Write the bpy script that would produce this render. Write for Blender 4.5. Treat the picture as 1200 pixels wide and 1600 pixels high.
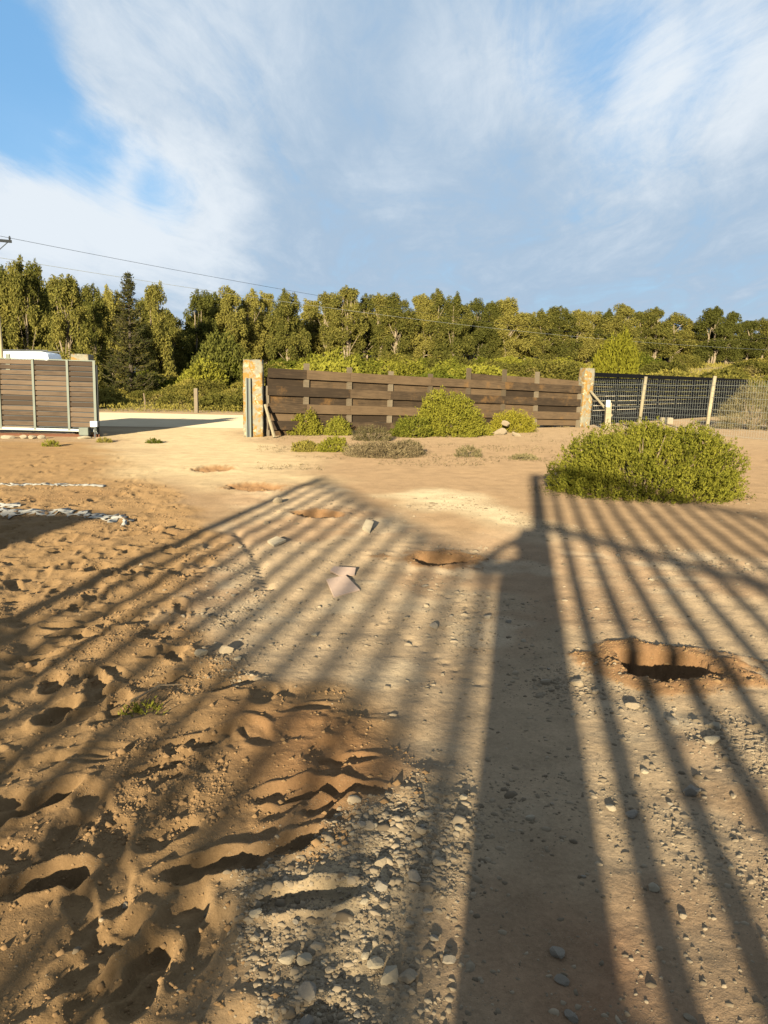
import bpy, bmesh, math, random
import numpy as np
from mathutils import Vector, Matrix, Euler

for o in list(bpy.data.objects):
    bpy.data.objects.remove(o, do_unlink=True)
scene = bpy.context.scene
COL = scene.collection
rng = np.random.default_rng(11)
random.seed(5)

# ------------------------------------------------------------------ camera
CAM = np.array([0.0, 0.0, 1.6])
FPX = 1200.0
PITCH = math.atan(200.0 / FPX)
ROLL = math.radians(0.8)
_F = np.array([0, math.cos(PITCH), -math.sin(PITCH)])
_R0 = np.array([1.0, 0, 0]); _U0 = np.array([0, math.sin(PITCH), math.cos(PITCH)])
_R = math.cos(ROLL) * _R0 + math.sin(ROLL) * _U0
_U = -math.sin(ROLL) * _R0 + math.cos(ROLL) * _U0
cd = bpy.data.cameras.new('camera')
cd.sensor_fit = 'VERTICAL'; cd.sensor_height = 36.0; cd.lens = FPX / 1600.0 * 36.0
cd.clip_start = 0.02; cd.clip_end = 3000
cam = bpy.data.objects.new('camera', cd); COL.objects.link(cam)
cam.matrix_world = Matrix(((_R[0], _U[0], -_F[0], CAM[0]), (_R[1], _U[1], -_F[1], CAM[1]),
                           (_R[2], _U[2], -_F[2], CAM[2]), (0, 0, 0, 1)))
scene.camera = cam
scene.render.resolution_x = 768; scene.render.resolution_y = 1024

def ray(px, py):
    d = _F + (px - 600) / FPX * _R + (800 - py) / FPX * _U
    return d / np.linalg.norm(d)
def G(px, py, z=0.0):                 # photo point -> place on the level z
    d = ray(px, py); t = (z - CAM[2]) / d[2]
    return CAM + d * t
def at(px, py, Y):                    # photo point -> point at depth Y
    d = ray(px, py); return CAM + d * (Y / d[1])

# ------------------------------------------------------------------ sun + sky
ANTI = ray(812, 842)
SUN_EL = math.asin(-ANTI[2]); SUN_AZ = math.atan2(ANTI[0], ANTI[1])
COT = 1.0 / math.tan(SUN_EL)
SH = np.array([math.sin(SUN_AZ), math.cos(SUN_AZ)])      # way shadows run on the ground
sl = bpy.data.lights.new('sun', 'SUN'); sl.energy = 5.0; sl.angle = math.radians(0.8); sl.color = (1.0, 0.91, 0.67)
sun = bpy.data.objects.new('sun', sl); COL.objects.link(sun)
sun.location = (-20, -60, 30)
sun.rotation_euler = Vector(ANTI).to_track_quat('-Z', 'Y').to_euler()

scene.view_settings.view_transform = 'Standard'; scene.view_settings.look = 'None'
scene.view_settings.gamma = 1.0; scene.view_settings.use_curve_mapping = False
scene.view_settings.exposure = 1.65

world = bpy.data.worlds.new('World'); scene.world = world; world.use_nodes = True
nt = world.node_tree; nt.nodes.clear()
def N(tree, typ, **kw):
    n = tree.nodes.new(typ)
    for k, v in kw.items(): setattr(n, k, v)
    return n
def setin(tree, sock, v):
    if isinstance(v, bpy.types.NodeSocket): tree.links.new(v, sock)
    else: sock.default_value = v
def mth(tree, op, a, b=0.0, c=None, clamp=False):
    n = N(tree, 'ShaderNodeMath', operation=op, use_clamp=clamp)
    setin(tree, n.inputs[0], a); setin(tree, n.inputs[1], b)
    if c is not None: setin(tree, n.inputs[2], c)
    return n.outputs[0]
def mixc(tree, f, a, b, mode='MIX'):
    n = N(tree, 'ShaderNodeMix', data_type='RGBA', blend_type=mode)
    setin(tree, n.inputs[0], f); setin(tree, n.inputs[6], a); setin(tree, n.inputs[7], b)
    return n.outputs[2]
def ramp(tree, f, lo, hi, a=0.0, b=1.0):
    n = N(tree, 'ShaderNodeMapRange', interpolation_type='SMOOTHSTEP')
    setin(tree, n.inputs[0], f)
    for i, v in enumerate((lo, hi, a, b)): n.inputs[i + 1].default_value = v
    return n.outputs[0]
def noise(tree, vec, scale, detail=4, rough=0.55, dist=0.0):
    n = N(tree, 'ShaderNodeTexNoise')
    if vec is not None: tree.links.new(vec, n.inputs['Vector'])
    n.inputs['Scale'].default_value = scale; n.inputs['Detail'].default_value = detail
    n.inputs['Roughness'].default_value = rough; n.inputs['Distortion'].default_value = dist
    return n.outputs[0]

SKYS = 0.10
sky = N(nt, 'ShaderNodeTexSky', sky_type='NISHITA', sun_disc=False)
sky.sun_elevation = SUN_EL; sky.sun_rotation = math.pi + SUN_AZ
sky.air_density = 1.0; sky.dust_density = 0.6; sky.ozone_density = 1.6
tc = N(nt, 'ShaderNodeTexCoord'); DIR = tc.outputs['Generated']
sep = N(nt, 'ShaderNodeSeparateXYZ'); nt.links.new(DIR, sep.inputs[0])
zz = mth(nt, 'ADD', mth(nt, 'MAXIMUM', sep.outputs[2], 0.0), 0.13)
cx = mth(nt, 'DIVIDE', sep.outputs[0], zz); cy = mth(nt, 'MULTIPLY', mth(nt, 'DIVIDE', sep.outputs[1], zz), 0.42)
cmb = N(nt, 'ShaderNodeCombineXYZ'); nt.links.new(cx, cmb.inputs[0]); nt.links.new(cy, cmb.inputs[1])
PV = cmb.outputs[0]
wid = noise(nt, PV, 0.55, 5, 0.5, 0.6)
fine = noise(nt, PV, 2.1, 10, 0.66, 1.1)
puff = noise(nt, PV, 8.5, 9, 0.68, 0.5)
def blob(px, py, inner, outer):       # soft cap of sky around one direction
    d = ray(px, py)
    n = N(nt, 'ShaderNodeVectorMath', operation='DOT_PRODUCT'); nt.links.new(DIR, n.inputs[0]); n.inputs[1].default_value = d
    return ramp(nt, n.outputs['Value'], math.cos(math.radians(outer)), math.cos(math.radians(inner)))
def summ(*xs):
    r = xs[0]
    for x in xs[1:]: r = mth(nt, 'ADD', r, x)
    return r
def B(px, py, rad, w): return mth(nt, 'MULTIPLY', blob(px, py, 0, rad), w)
holes = summ(B(0, 165, 6, 0.62), B(95, 212, 4.5, 0.50), B(0, 20, 5, 0.45), B(-50, 90, 6, .45), B(185, 268, 4, 0.50), B(265, 312, 3, 0.42), B(1010, 140, 7, 0.30), B(890, 40, 6, 0.22), B(1190, 30, 5, 0.2), B(950, 285, 4, 0.15))
whites = summ(B(290, 352, 7, 0.55), B(130, 318, 7, 0.50), B(-10, 275, 7, 0.40), B(240, 90, 13, 0.30), B(740, 110, 6, 0.30), B(930, 110, 6, 0.32), B(1120, 50, 8, 0.42),
              B(600, 285, 4, 0.25), B(1090, 180, 7, 0.30), B(950, 290, 6, 0.18), B(60, 415, 6, 0.22), B(-30, 130, 5, .1))
cov = summ(mth(nt, 'MULTIPLY', wid, 0.5), mth(nt, 'MULTIPLY', fine, 1.3), mth(nt, 'MULTIPLY', puff, 0.45), mth(nt, 'MULTIPLY', whites, 0.35), mth(nt, 'MULTIPLY', holes, -1.0))
cover = ramp(nt, cov, 0.37, 1.20, 0.08, 1.0)
bright = ramp(nt, summ(mth(nt, 'MULTIPLY', fine, 0.95), mth(nt, 'MULTIPLY', puff, 0.6), whites, mth(nt, 'MULTIPLY', holes, -0.3), B(470, 330, 10, -0.16), B(560, 60, 10, -0.10), B(1000, 430, 15, -0.12), B(700, 400, 12, -.10)), 0.52, 1.55)
K = 1.0 / (SKYS * 2 ** 1.65)
grey = (0.41 * K, 0.545 * K, 0.705 * K, 1); white = (0.80 * K, 0.87 * K, 0.94 * K, 1)
cloud = mixc(nt, bright, grey, white)
blue = mixc(nt, 0.75, sky.outputs[0], (0.115 * K, 0.36 * K, 0.70 * K, 1))
final = mixc(nt, cover, blue, cloud)
bg = N(nt, 'ShaderNodeBackground'); nt.links.new(final, bg.inputs[0]); bg.inputs[1].default_value = SKYS
wo = N(nt, 'ShaderNodeOutputWorld'); nt.links.new(bg.outputs[0], wo.inputs[0])

# ------------------------------------------------------------------ helpers
def tag(o, label=None, cat=None, group=None, kind=None):
    if label: o['label'] = label
    if cat: o['category'] = cat
    if group: o['group'] = group
    if kind: o['kind'] = kind
    return o
def link(o, parent=None):
    COL.objects.link(o)
    if parent is not None: o.parent = parent
    return o
def empty(name, loc=(0, 0, 0), rz=0.0):
    o = bpy.data.objects.new(name, None); o.location = loc; o.rotation_euler = (0, 0, rz); o.empty_display_size = 0.2
    return link(o)
def np_mesh(name, V, F, mat=None, smooth=False):
    V = np.ascontiguousarray(V, dtype=np.float32); F = np.ascontiguousarray(F, dtype=np.int32)
    me = bpy.data.meshes.new(name)
    n, k = F.shape
    me.vertices.add(len(V)); me.vertices.foreach_set('co', V.ravel())
    me.loops.add(n * k); me.loops.foreach_set('vertex_index', F.ravel())
    me.polygons.add(n); me.polygons.foreach_set('loop_start', np.arange(0, n * k, k, dtype=np.int32))
    me.update(calc_edges=True)
    if smooth: me.polygons.foreach_set('use_smooth', np.ones(n, dtype=bool))
    if mat: me.materials.append(mat)
    return me
class MB:
    def __init__(s): s.v = []; s.f = []
    def box(s, x0, x1, y0, y1, z0, z1, jit=0.0):
        b = len(s.v)
        for z in (z0, z1):
            for (x, y) in ((x0, y0), (x1, y0), (x1, y1), (x0, y1)):
                s.v.append((x + random.uniform(-jit, jit), y + random.uniform(-jit, jit), z + random.uniform(-jit, jit)))
        s.f += [(b, b+3, b+2, b+1), (b+4, b+5, b+6, b+7), (b, b+1, b+5, b+4), (b+1, b+2, b+6, b+5), (b+2, b+3, b+7, b+6), (b+3, b, b+4, b+7)]
        return s
    def tube(s, pts, radii, n=8, cap=True):
        pts = [Vector(p) for p in pts]; rings = []
        for i, p in enumerate(pts):
            t = (pts[min(i+1, len(pts)-1)] - pts[max(i-1, 0)]).normalized()
            a = t.orthogonal().normalized() if i == 0 else (a - t * a.dot(t)).normalized()
            bb = t.cross(a); r = radii[i] if isinstance(radii, (list, tuple)) else radii
            rings.append(len(s.v))
            for k in range(n):
                th = 2 * math.pi * k / n
                s.v.append(tuple(p + (a * math.cos(th) + bb * math.sin(th)) * r))
        for i in range(len(pts) - 1):
            for k in range(n):
                s.f.append((rings[i]+k, rings[i]+(k+1) % n, rings[i+1]+(k+1) % n, rings[i+1]+k))
        if cap:
            s.f.append(tuple(rings[0]+k for k in reversed(range(n)))); s.f.append(tuple(rings[-1]+k for k in range(n)))
        return s
    def mesh(s, name, mat=None, smooth=False):
        me = bpy.data.meshes.new(name); me.from_pydata(s.v, [], s.f); me.update()
        if mat: me.materials.append(mat)
        if smooth: me.polygons.foreach_set('use_smooth', [True] * len(me.polygons))
        return me
    def build(s, name, mat, parent=None, smooth=False):
        return link(bpy.data.objects.new(name, s.mesh(name, mat, smooth)), parent)

# ---- materials
def newmat(name):
    m = bpy.data.materials.new(name); m.use_nodes = True
    t = m.node_tree; b = t.nodes['Principled BSDF']
    return m, t, b
def mat_simple(name, col, rough=0.7, metal=0.0, var=0.25, scale=6.0, bump=0.0, spec=0.3):
    m, t, b = newmat(name)
    tcn = N(t, 'ShaderNodeTexCoord'); n = noise(t, tcn.outputs['Object'], scale, 6, 0.6)
    c = mixc(t, n, tuple(x * (1 - var) for x in col) + (1,), tuple(min(1, x * (1 + var)) for x in col) + (1,))
    t.links.new(c, b.inputs['Base Color']); b.inputs['Roughness'].default_value = rough; b.inputs['Metallic'].default_value = metal
    b.inputs['Specular IOR Level'].default_value = spec
    if rough > .82: b.inputs['Diffuse Roughness'].default_value = 0.8
    if bump:
        bn = N(t, 'ShaderNodeBump'); bn.inputs['Strength'].default_value = bump; bn.inputs['Distance'].default_value = 0.02
        t.links.new(noise(t, tcn.outputs['Object'], scale * 4, 6, 0.6), bn.inputs['Height']); t.links.new(bn.outputs[0], b.inputs['Normal'])
    return m
def mat_wood(name, dark, light, stain=None, stain_amt=0.25):
    m, t, b = newmat(name)
    tcn = N(t, 'ShaderNodeTexCoord'); oi = N(t, 'ShaderNodeObjectInfo')
    off = N(t, 'ShaderNodeVectorMath', operation='ADD'); t.links.new(tcn.outputs['Object'], off.inputs[0])
    sc = N(t, 'ShaderNodeVectorMath', operation='SCALE'); t.links.new(oi.outputs['Random'], sc.inputs['Scale']); sc.inputs[0].default_value = (31, 17, 53)
    t.links.new(sc.outputs[0], off.inputs[1])
    mp = N(t, 'ShaderNodeMapping'); mp.inputs['Scale'].default_value = (1.2, 9, 16); t.links.new(off.outputs[0], mp.inputs[0])
    grain = noise(t, mp.outputs[0], 2.0, 8, 0.65, 0.4)
    blot = noise(t, off.outputs[0], 1.7, 4, 0.6)
    rnd = mth(t, 'MULTIPLY', mth(t, 'SUBTRACT', oi.outputs['Random'], 0.5), 0.55)
    f = mth(t, 'ADD', mth(t, 'ADD', mth(t, 'MULTIPLY', grain, 0.75), mth(t, 'MULTIPLY', blot, 0.45)), rnd)
    c = mixc(t, ramp(t, f, 0.3, 0.95), dark + (1,), light + (1,))
    if stain:
        c = mixc(t, mth(t, 'MULTIPLY', ramp(t, noise(t, off.outputs[0], 1.1, 5, 0.7), 0.56, 0.72), stain_amt), c, stain + (1,))
    t.links.new(c, b.inputs['Base Color']); b.inputs['Roughness'].default_value = 0.85; b.inputs['Specular IOR Level'].default_value = 0.2
    bn = N(t, 'ShaderNodeBump'); bn.inputs['Strength'].default_value = 0.5; bn.inputs['Distance'].default_value = 0.01
    t.links.new(grain, bn.inputs['Height']); t.links.new(bn.outputs[0], b.inputs['Normal'])
    return m
def mat_leaf(name, a, bcol, trans=0.25, vscale=3.0, dry=None):
    m, t, b = newmat(name)
    t.nodes.remove(b); out = t.nodes['Material Output']
    geo = N(t, 'ShaderNodeTexCoord'); oi = N(t, 'ShaderNodeObjectInfo')
    ri = N(t, 'ShaderNodeNewGeometry')
    f = mth(t, 'ADD', mth(t, 'MULTIPLY', noise(t, geo.outputs['Object'], vscale, 3, 0.6), 0.7), mth(t, 'MULTIPLY', ri.outputs['Random Per Island'], 0.35))
    f = mth(t, 'ADD', f, mth(t, 'MULTIPLY', mth(t, 'SUBTRACT', oi.outputs['Random'], 0.5), 0.65))
    c = mixc(t, ramp(t, f, 0.25, 0.8), a + (1,), bcol + (1,))
    if dry:
        c = mixc(t, ramp(t, noise(t, geo.outputs['Object'], vscale * 0.6, 2, 0.5), 0.55, 0.7, 0, 0.7), c, dry + (1,))
    d = N(t, 'ShaderNodeBsdfDiffuse'); t.links.new(c, d.inputs[0])
    tr = N(t, 'ShaderNodeBsdfTranslucent'); t.links.new(c, tr.inputs[0])
    mx = N(t, 'ShaderNodeMixShader'); mx.inputs[0].default_value = trans
    t.links.new(d.outputs[0], mx.inputs[1]); t.links.new(tr.outputs[0], mx.inputs[2]); t.links.new(mx.outputs[0], out.inputs[0])
    return m
M = {}
M['fence'] = mat_wood('dark_stained_boards', (0.027, 0.017, 0.0095), (0.108, 0.068, 0.036), (0.17, 0.085, 0.025), 0.55)
M['fence_post'] = mat_wood('weathered_post_wood', (0.07, 0.05, 0.03), (0.15, 0.115, 0.075))
M['gate_wood'] = mat_wood('gate_planks', (0.042, 0.027, 0.017), (0.105, 0.070, 0.044))
M['pale_wood'] = mat_wood('pale_raw_wood', (0.20, 0.16, 0.10), (0.38, 0.31, 0.19))
M['steel'] = mat_simple('grey_green_steel', (0.085, 0.09, 0.07), 0.55, 0.2, 0.25, 5)
M['dark_steel'] = mat_simple('dark_steel', (0.02, 0.022, 0.024), 0.5, 0.3)
M['rust'] = mat_simple('rusty_steel', (0.12, 0.045, 0.02), 0.85)
M['wire'] = mat_simple('galvanised_wire', (0.25, 0.25, 0.22), 0.5, 0.2, 0.1)
M['white'] = mat_simple('white_plastic', (0.78, 0.77, 0.73), 0.5, 0, 0.04)
M['van'] = mat_simple('white_van_paint', (0.80, 0.80, 0.80), 0.25, 0, 0.03, 2, 0, 0.5)
M['glass'] = mat_simple('dark_glass', (0.02, 0.025, 0.03), 0.08, 0, 0.1, 2, 0, 0.6)
M['rubber'] = mat_simple('black_rubber', (0.02, 0.02, 0.02), 0.8)
M['black'] = mat_simple('black_slats', (0.0035, 0.0035, 0.004), 0.9, 0, 0.3, 6, 0, 0.05)
M['cloth'] = mat_simple('dark_cloth', (0.03, 0.035, 0.05), 0.9)
M['skin'] = mat_simple('skin', (0.45, 0.27, 0.18), 0.6, 0, 0.08)
M['iron'] = mat_simple('painted_iron', (0.03, 0.03, 0.03), 0.5, 0.3)
M['plaster'] = mat_simple('plaster_wall', (0.4, 0.34, 0.26), 0.9, 0, 0.2, 3, 0.3)
M['trunk'] = mat_simple('pale_bark', (0.20, 0.15, 0.095), 0.9, 0, 0.5, 3, 0.3)
M['dark_trunk'] = mat_simple('dark_bark', (0.06, 0.045, 0.03), 0.9, 0, 0.4, 5, 0.3)
M['twig'] = mat_simple('dry_twig', (0.14, 0.10, 0.06), 0.9, 0, 0.4, 8)
M['stone'] = mat_simple('grey_tan_stone', (0.205, 0.155, 0.100), 0.85, 0, 0.4, 14, 0.4)
M['stone_grey'] = mat_simple('grey_stone', (0.170, 0.138, 0.102), 0.85, 0, 0.3, 10, 0.4)
M['stone_pale'] = mat_simple('pale_stone', (0.245, 0.195, 0.130), 0.85, 0, 0.3, 9, 0.4)
M['tile'] = mat_simple('pale_fired_clay', (0.27, 0.19, 0.145), 0.9, 0, 0.15, 8, 0.2)
M['lime'] = mat_simple('white_sheeting', (0.25, 0.23, 0.20), 0.9, 0, 0.2, 8, 0.2)
M['euc1'] = mat_leaf('eucalyptus_leaf', (0.078, 0.077, 0.018), (0.212, 0.178, 0.042), 0.35, 0.5)
M['conifer'] = mat_leaf('conifer_needles', (0.028, 0.030, 0.010), (0.090, 0.072, 0.022), 0.1, 0.8)
M['salt'] = mat_leaf('saltbush_leaf', (0.066, 0.072, 0.010), (0.198, 0.178, 0.025), 0.3, 2.2)
M['scrub'] = mat_leaf('scrub_leaf', (0.080, 0.074, 0.016), (0.230, 0.185, 0.040), 0.28, 0.7, (0.20, 0.145, 0.065))
M['green_scrub'] = mat_leaf('green_scrub_leaf', (0.070, 0.075, 0.011), (0.190, 0.172, 0.025), 0.25, 0.8)
M['bright'] = mat_leaf('yellow_green_leaf', (0.14, 0.13, 0.015), (0.24, 0.20, 0.025), 0.3, 0.8)
M['dry'] = mat_leaf('dry_grass', (0.13, 0.095, 0.05), (0.28, 0.21, 0.11), 0.2, 3.0)
M['bramble'] = mat_leaf('dry_bramble', (0.10, 0.08, 0.035), (0.24, 0.19, 0.09), 0.25, 2.0)

def mat_lichen_stone(name):
    m, t, b = newmat(name)
    tcn = N(t, 'ShaderNodeTexCoord'); P = tcn.outputs['Object']
    c = mixc(t, noise(t, P, 9, 6, 0.65), (0.10, 0.09, 0.065, 1), (0.24, 0.21, 0.145, 1))
    c = mixc(t, ramp(t, noise(t, P, 3.2, 6, 0.7, 0.5), 0.46, 0.56), c, (0.20, 0.105, 0.018, 1))
    c = mixc(t, ramp(t, noise(t, P, 6.5, 5, 0.7, 0.3), 0.57, 0.63), c, (0.30, 0.26, 0.17, 1))
    t.links.new(c, b.inputs['Base Color']); b.inputs['Roughness'].default_value = 0.9
    bn = N(t, 'ShaderNodeBump'); bn.inputs['Strength'].default_value = 0.7; bn.inputs['Distance'].default_value = 0.02
    t.links.new(noise(t, P, 22, 8, 0.65), bn.inputs['Height']); t.links.new(bn.outputs[0], b.inputs['Normal'])
    return m
M['lichen'] = mat_lichen_stone('lichened_concrete')

# ------------------------------------------------------------------ ground heights
_tab = np.random.default_rng(3).random((256, 256))
def vnoise(x, y, s, seed=0):
    x = x * s + seed * 17.37; y = y * s + seed * 9.71
    xi = np.floor(x).astype(np.int64); yi = np.floor(y).astype(np.int64)
    fx = x - xi; fy = y - yi; fx = fx*fx*fx*(fx*(fx*6-15)+10); fy = fy*fy*fy*(fy*(fy*6-15)+10)
    a = _tab[xi & 255, yi & 255]; b = _tab[(xi+1) & 255, yi & 255]; c = _tab[xi & 255, (yi+1) & 255]; d = _tab[(xi+1) & 255, (yi+1) & 255]
    return (a*(1-fx)+b*fx)*(1-fy)+(c*(1-fx)+d*fx)*fy - 0.5
def fbm(x, y, s, o=4, seed=0, g=0.5):
    r = 0; a = 1.0
    for i in range(o): r = r + a * vnoise(x, y, s * 2.03**i, seed + i * 3); a *= g
    return r
def sstep(a, b, x):
    t = np.clip((x - a) / (b - a), 0, 1); return t*t*(3-2*t)
def poly_mask(X, Y, pix, soft=0.3, warp=0.25, wscale=1.2, seed=1):
    P = np.array([G(px, py)[:2] for px, py in pix])
    wx = X + warp * fbm(X, Y, wscale, 3, seed); wy = Y + 2 * warp * fbm(X, Y, wscale, 3, seed + 5)
    inside = np.zeros(X.shape, bool); dist = np.full(X.shape, 1e9)
    for i in range(len(P)):
        x0, y0 = P[i]; x1, y1 = P[(i+1) % len(P)]
        c = ((y0 > wy) != (y1 > wy)) & (wx < (x1-x0)*(wy-y0)/((y1-y0) if y1 != y0 else 1e-9)+x0); inside ^= c
        dx, dy = x1-x0, y1-y0; t = np.clip(((wx-x0)*dx+(wy-y0)*dy)/(dx*dx+dy*dy+1e-9), 0, 1)
        dist = np.minimum(dist, np.hypot(wx-x0-t*dx, wy-y0-t*dy))
    return sstep(-soft, soft, np.where(inside, dist, -dist))

NS = 720
t1 = np.linspace(0, 1, 660)
rows_near = (1.2**-0.4 + t1 * (26.0**-0.4 - 1.2**-0.4)) ** (-1/0.4)
rows = np.concatenate([np.linspace(-30, 1.1, 24), rows_near, 26.0 * (900/26.0) ** (np.arange(1, 91)/90)])
s = np.linspace(-1, 1, NS)
def half(Y): return 1.25 + 0.62 * np.maximum(Y, 0)
def xmap(sv, Y): return half(Y) * sv + 22.0 * sv**15
X = xmap(s[None, :], rows[:, None]); Y = np.repeat(rows[:, None], NS, 1)

SAND = [(-700, 690), (140, 690), (250, 735), (300, 800), (350, 832), (330, 900), (300, 940), (350, 1010), (370, 1085), (480, 1080), (560, 1105), (640, 1190), (640, 1240),
        (560, 1262), (460, 1310), (430, 1380), (440, 1450), (450, 1530), (470, 1800), (-900, 1800)]
DIG = [(390, 1115), (480, 1085), (570, 1105), (660, 1190), (640, 1240), (520, 1290), (440, 1240), (385, 1180)]
DRIVE = [(160, 668), (380, 668), (392, 692), (470, 700), (480, 742), (330, 778), (245, 742), (190, 700)]
PALE = [(590, 766), (700, 763), (835, 812), (842, 832), (790, 827), (690, 797)]
LANE = [(370, 775), (520, 758), (700, 850), (830, 822), (1250, 885), (1500, 960), (1700, 1800), (455, 1800), (440, 1350), (640, 1250), (640, 1180), (480, 1080), (370, 1085), (300, 930), (350, 830)]
HEAP = [(440, 1390), (560, 1290), (700, 1240), (730, 1300), (700, 1420), (690, 1700), (470, 1700)]
m_sand = poly_mask(X, Y, SAND, 0.22, 0.30, 1.3, 1); m_dig = poly_mask(X, Y, DIG, 0.22, 0.2, 1.5, 2)
m_drive = poly_mask(X, Y, DRIVE, 0.9, 0.9, 0.5, 4); m_pale = poly_mask(X, Y, PALE, 0.35, 0.5, 0.8, 6)
m_lane = poly_mask(X, Y, LANE, 0.3, 0.35, 1.0, 8); m_heap = poly_mask(X, Y, HEAP, 0.25, 0.2, 1.6, 9)
near = sstep(34, 20, Y)
ang = X / np.maximum(Y, 1)
Z = 0.070 * np.maximum(0, Y - 46) * sstep(-0.36, -0.04, ang) * sstep(420, 260, Y) ** 0.5
Z = np.minimum(Z, 16) + sstep(46, 70, Y) * 0.5 * fbm(X, Y, 0.05, 3, 12)
Z += near * (0.030 * fbm(X, Y, 0.35, 3, 20) + 0.012 * fbm(X, Y, 1.3, 3, 21))
Z += near * 0.012 * fbm(X, Y, 5.0, 4, 22) * (0.25 + 0.75 * m_lane) + near * 0.016 * m_heap * fbm(X, Y, 11, 3, 25)
# churned sand: lumps with creased troughs
rid = np.abs(fbm(X, Y, 2.1, 3, 30)); lump = (0.20 - rid) * 0.032 + 0.024 * fbm(X, Y, 3.0, 2, 33) + 0.007 * sstep(-0.12, 0.14, fbm(X, Y, 4.5, 3, 34))
fade = (sstep(20, 9, Y) * 0.8 + 0.2) * (0.42 + 0.58 * sstep(1.8, 4.5, Y))
Z += near * m_sand * fade * (lump + 0.009 * fbm(X, Y, 9.5, 3, 35))
Z += m_dig * (0.022 + 0.035 * fbm(X, Y, 2.0, 3, 40)) + 0.03 * m_heap
# a low shelf where the churned sand meets the lane
def col_index(x, Yv):
    lo = -np.ones_like(x); hi = np.ones_like(x)
    for _ in range(34):
        mid = 0.5 * (lo + hi); g = xmap(mid, Yv) < x
        lo = np.where(g, mid, lo); hi = np.where(g, hi, mid)
    return (lo + 1) / 2 * (NS - 1)
dig_col = np.zeros_like(Z); wet = np.zeros_like(Z)
def stamp(cx, cy, rad, fn):
    i0, i1 = np.searchsorted(rows, [cy - rad, cy + rad])
    if i1 - i0 < 2: return
    xs = X[i0:i1]; sub = (np.abs(xs - cx) < rad).any(0); j = np.nonzero(sub)[0]
    if len(j) < 2: return
    sl_ = (slice(i0, i1), slice(j[0], j[-1] + 1)); fn(sl_, X[sl_] - cx, Y[sl_] - cy)
pr = np.random.default_rng(8)
def footprint(cx, cy, a, L, W, depth):
    def fn(sl_, dx, dy):
        u = dx * math.sin(a) + dy * math.cos(a); v = dx * math.cos(a) - dy * math.sin(a)
        w = W * (1 - 0.22 * np.exp(-((u + 0.02) / (0.25 * L))**2))
        r = np.sqrt((u / L)**2 + (v / w)**2)
        Z[sl_] += -depth * sstep(1.12, 0.72, r) * (0.8 + 0.35 * np.tanh(u / L)) + 0.30 * depth * np.exp(-((r - 1.28) / 0.22)**2)
    stamp(cx, cy, L * 2.0, fn)
cnt = 0
for _ in range(5200):
    py = pr.uniform(0, 1); yy = 1.3 * (17 / 1.3) ** py; xx = pr.uniform(-0.75, 0.2) * (yy + 1.0)
    i = min(np.searchsorted(rows, yy), len(rows)-1); j = int(col_index(np.array([xx]), np.array([yy]))[0])
    if m_sand[i, j] < 0.75 or pr.random() > min(1.0, 0.10 + yy * yy / 40.0) : continue
    footprint(xx, yy, pr.normal(0.25, 0.75), pr.uniform(0.12, 0.165), pr.uniform(0.048, 0.07), pr.uniform(0.010, 0.030) * (0.7 + 0.3 * min(1, yy / 4))); cnt += 1
    if cnt > 620: break
for (px, py, a, d) in ((225, 1520, 0.05, 0.045), (330, 1350, 1.2, 0.05), (440, 1330, 0.9, 0.05), (275, 1440, 0.3, 0.03), (460, 1240, 1.3, 0.04), (160, 1480, 0.4, 0.04), (60, 1380, 1.0, 0.06), (90, 1110, 0.1, 0.06), (60, 1250, 0.6, 0.06), (480, 1410, 1.4, 0.05)):
    g = G(px, py); footprint(g[0], g[1], a, 0.16, 0.065, d)
# dug holes
def pit(px, py, rx, ry, depth, ring, ringh, sharp=0.16):
    g = G(px, py)
    def fn(sl_, dx, dy):
        wob = 1 + 0.45 * fbm(X[sl_], Y[sl_], 4.0, 4, int(px), .6)
        r = np.sqrt((dx / rx)**2 + (dy / ry)**2) * wob
        Z[sl_] += (0.030 * fbm(X[sl_], Y[sl_], 12, 4, 7, .6)) * sstep(1.9, .9, r) - depth * sstep(1.0 + sharp, 1.0 - sharp, r) + ringh * np.exp(-((r - 1.55) / 0.5)**2)
        rr = np.sqrt((dx / (rx * ring))**2 + (dy / (ry * ring))**2) * wob
        dig_col[sl_] = np.maximum(dig_col[sl_], sstep(1.08, 0.8, rr))
        calm = sstep(1.2, 0.6, rr)
    stamp(g[0], g[1], max(rx, ry) * 3.4, fn)
pit(1043, 1038, 0.245, 0.20, 0.21, 2.2, 0.022, 0.09)
pit(690, 876, 0.28, 0.23, 0.11, 1.8, 0.022, 0.09)
pit(495, 804, 0.24, 0.22, 0.10, 1.5, 0.03)
pit(335, 732, 0.38, 0.45, 0.05, 1.2, 0.01); pit(400, 761, 0.42, 0.45, 0.05, 1.2, 0.01)
# lone wheel rut
def rut(pix, w, d):
    P = [G(*p) for p in pix]
    for a, b in zip(P[:-1], P[1:]):
        L = math.hypot(b[0]-a[0], b[1]-a[1])
        for k in range(int(L / 0.12) + 1):
            c = a + (b - a) * (k * 0.12 / L)
            def fn(sl_, dx, dy):
                Z[sl_] += -d * np.exp(-(dx*dx+dy*dy) / (w*w))
            stamp(c[0], c[1], w * 3, fn)
rut([(20, 930), (60, 1060), (90, 1130)], 0.07, 0.02); rut([(600, 970), (760, 1075)], 0.03, 0.012); rut([(640, 905), (760, 960)], 0.03, 0.014)
rut([(370, 830), (400, 870), (420, 920)], 0.05, 0.03)

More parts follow.
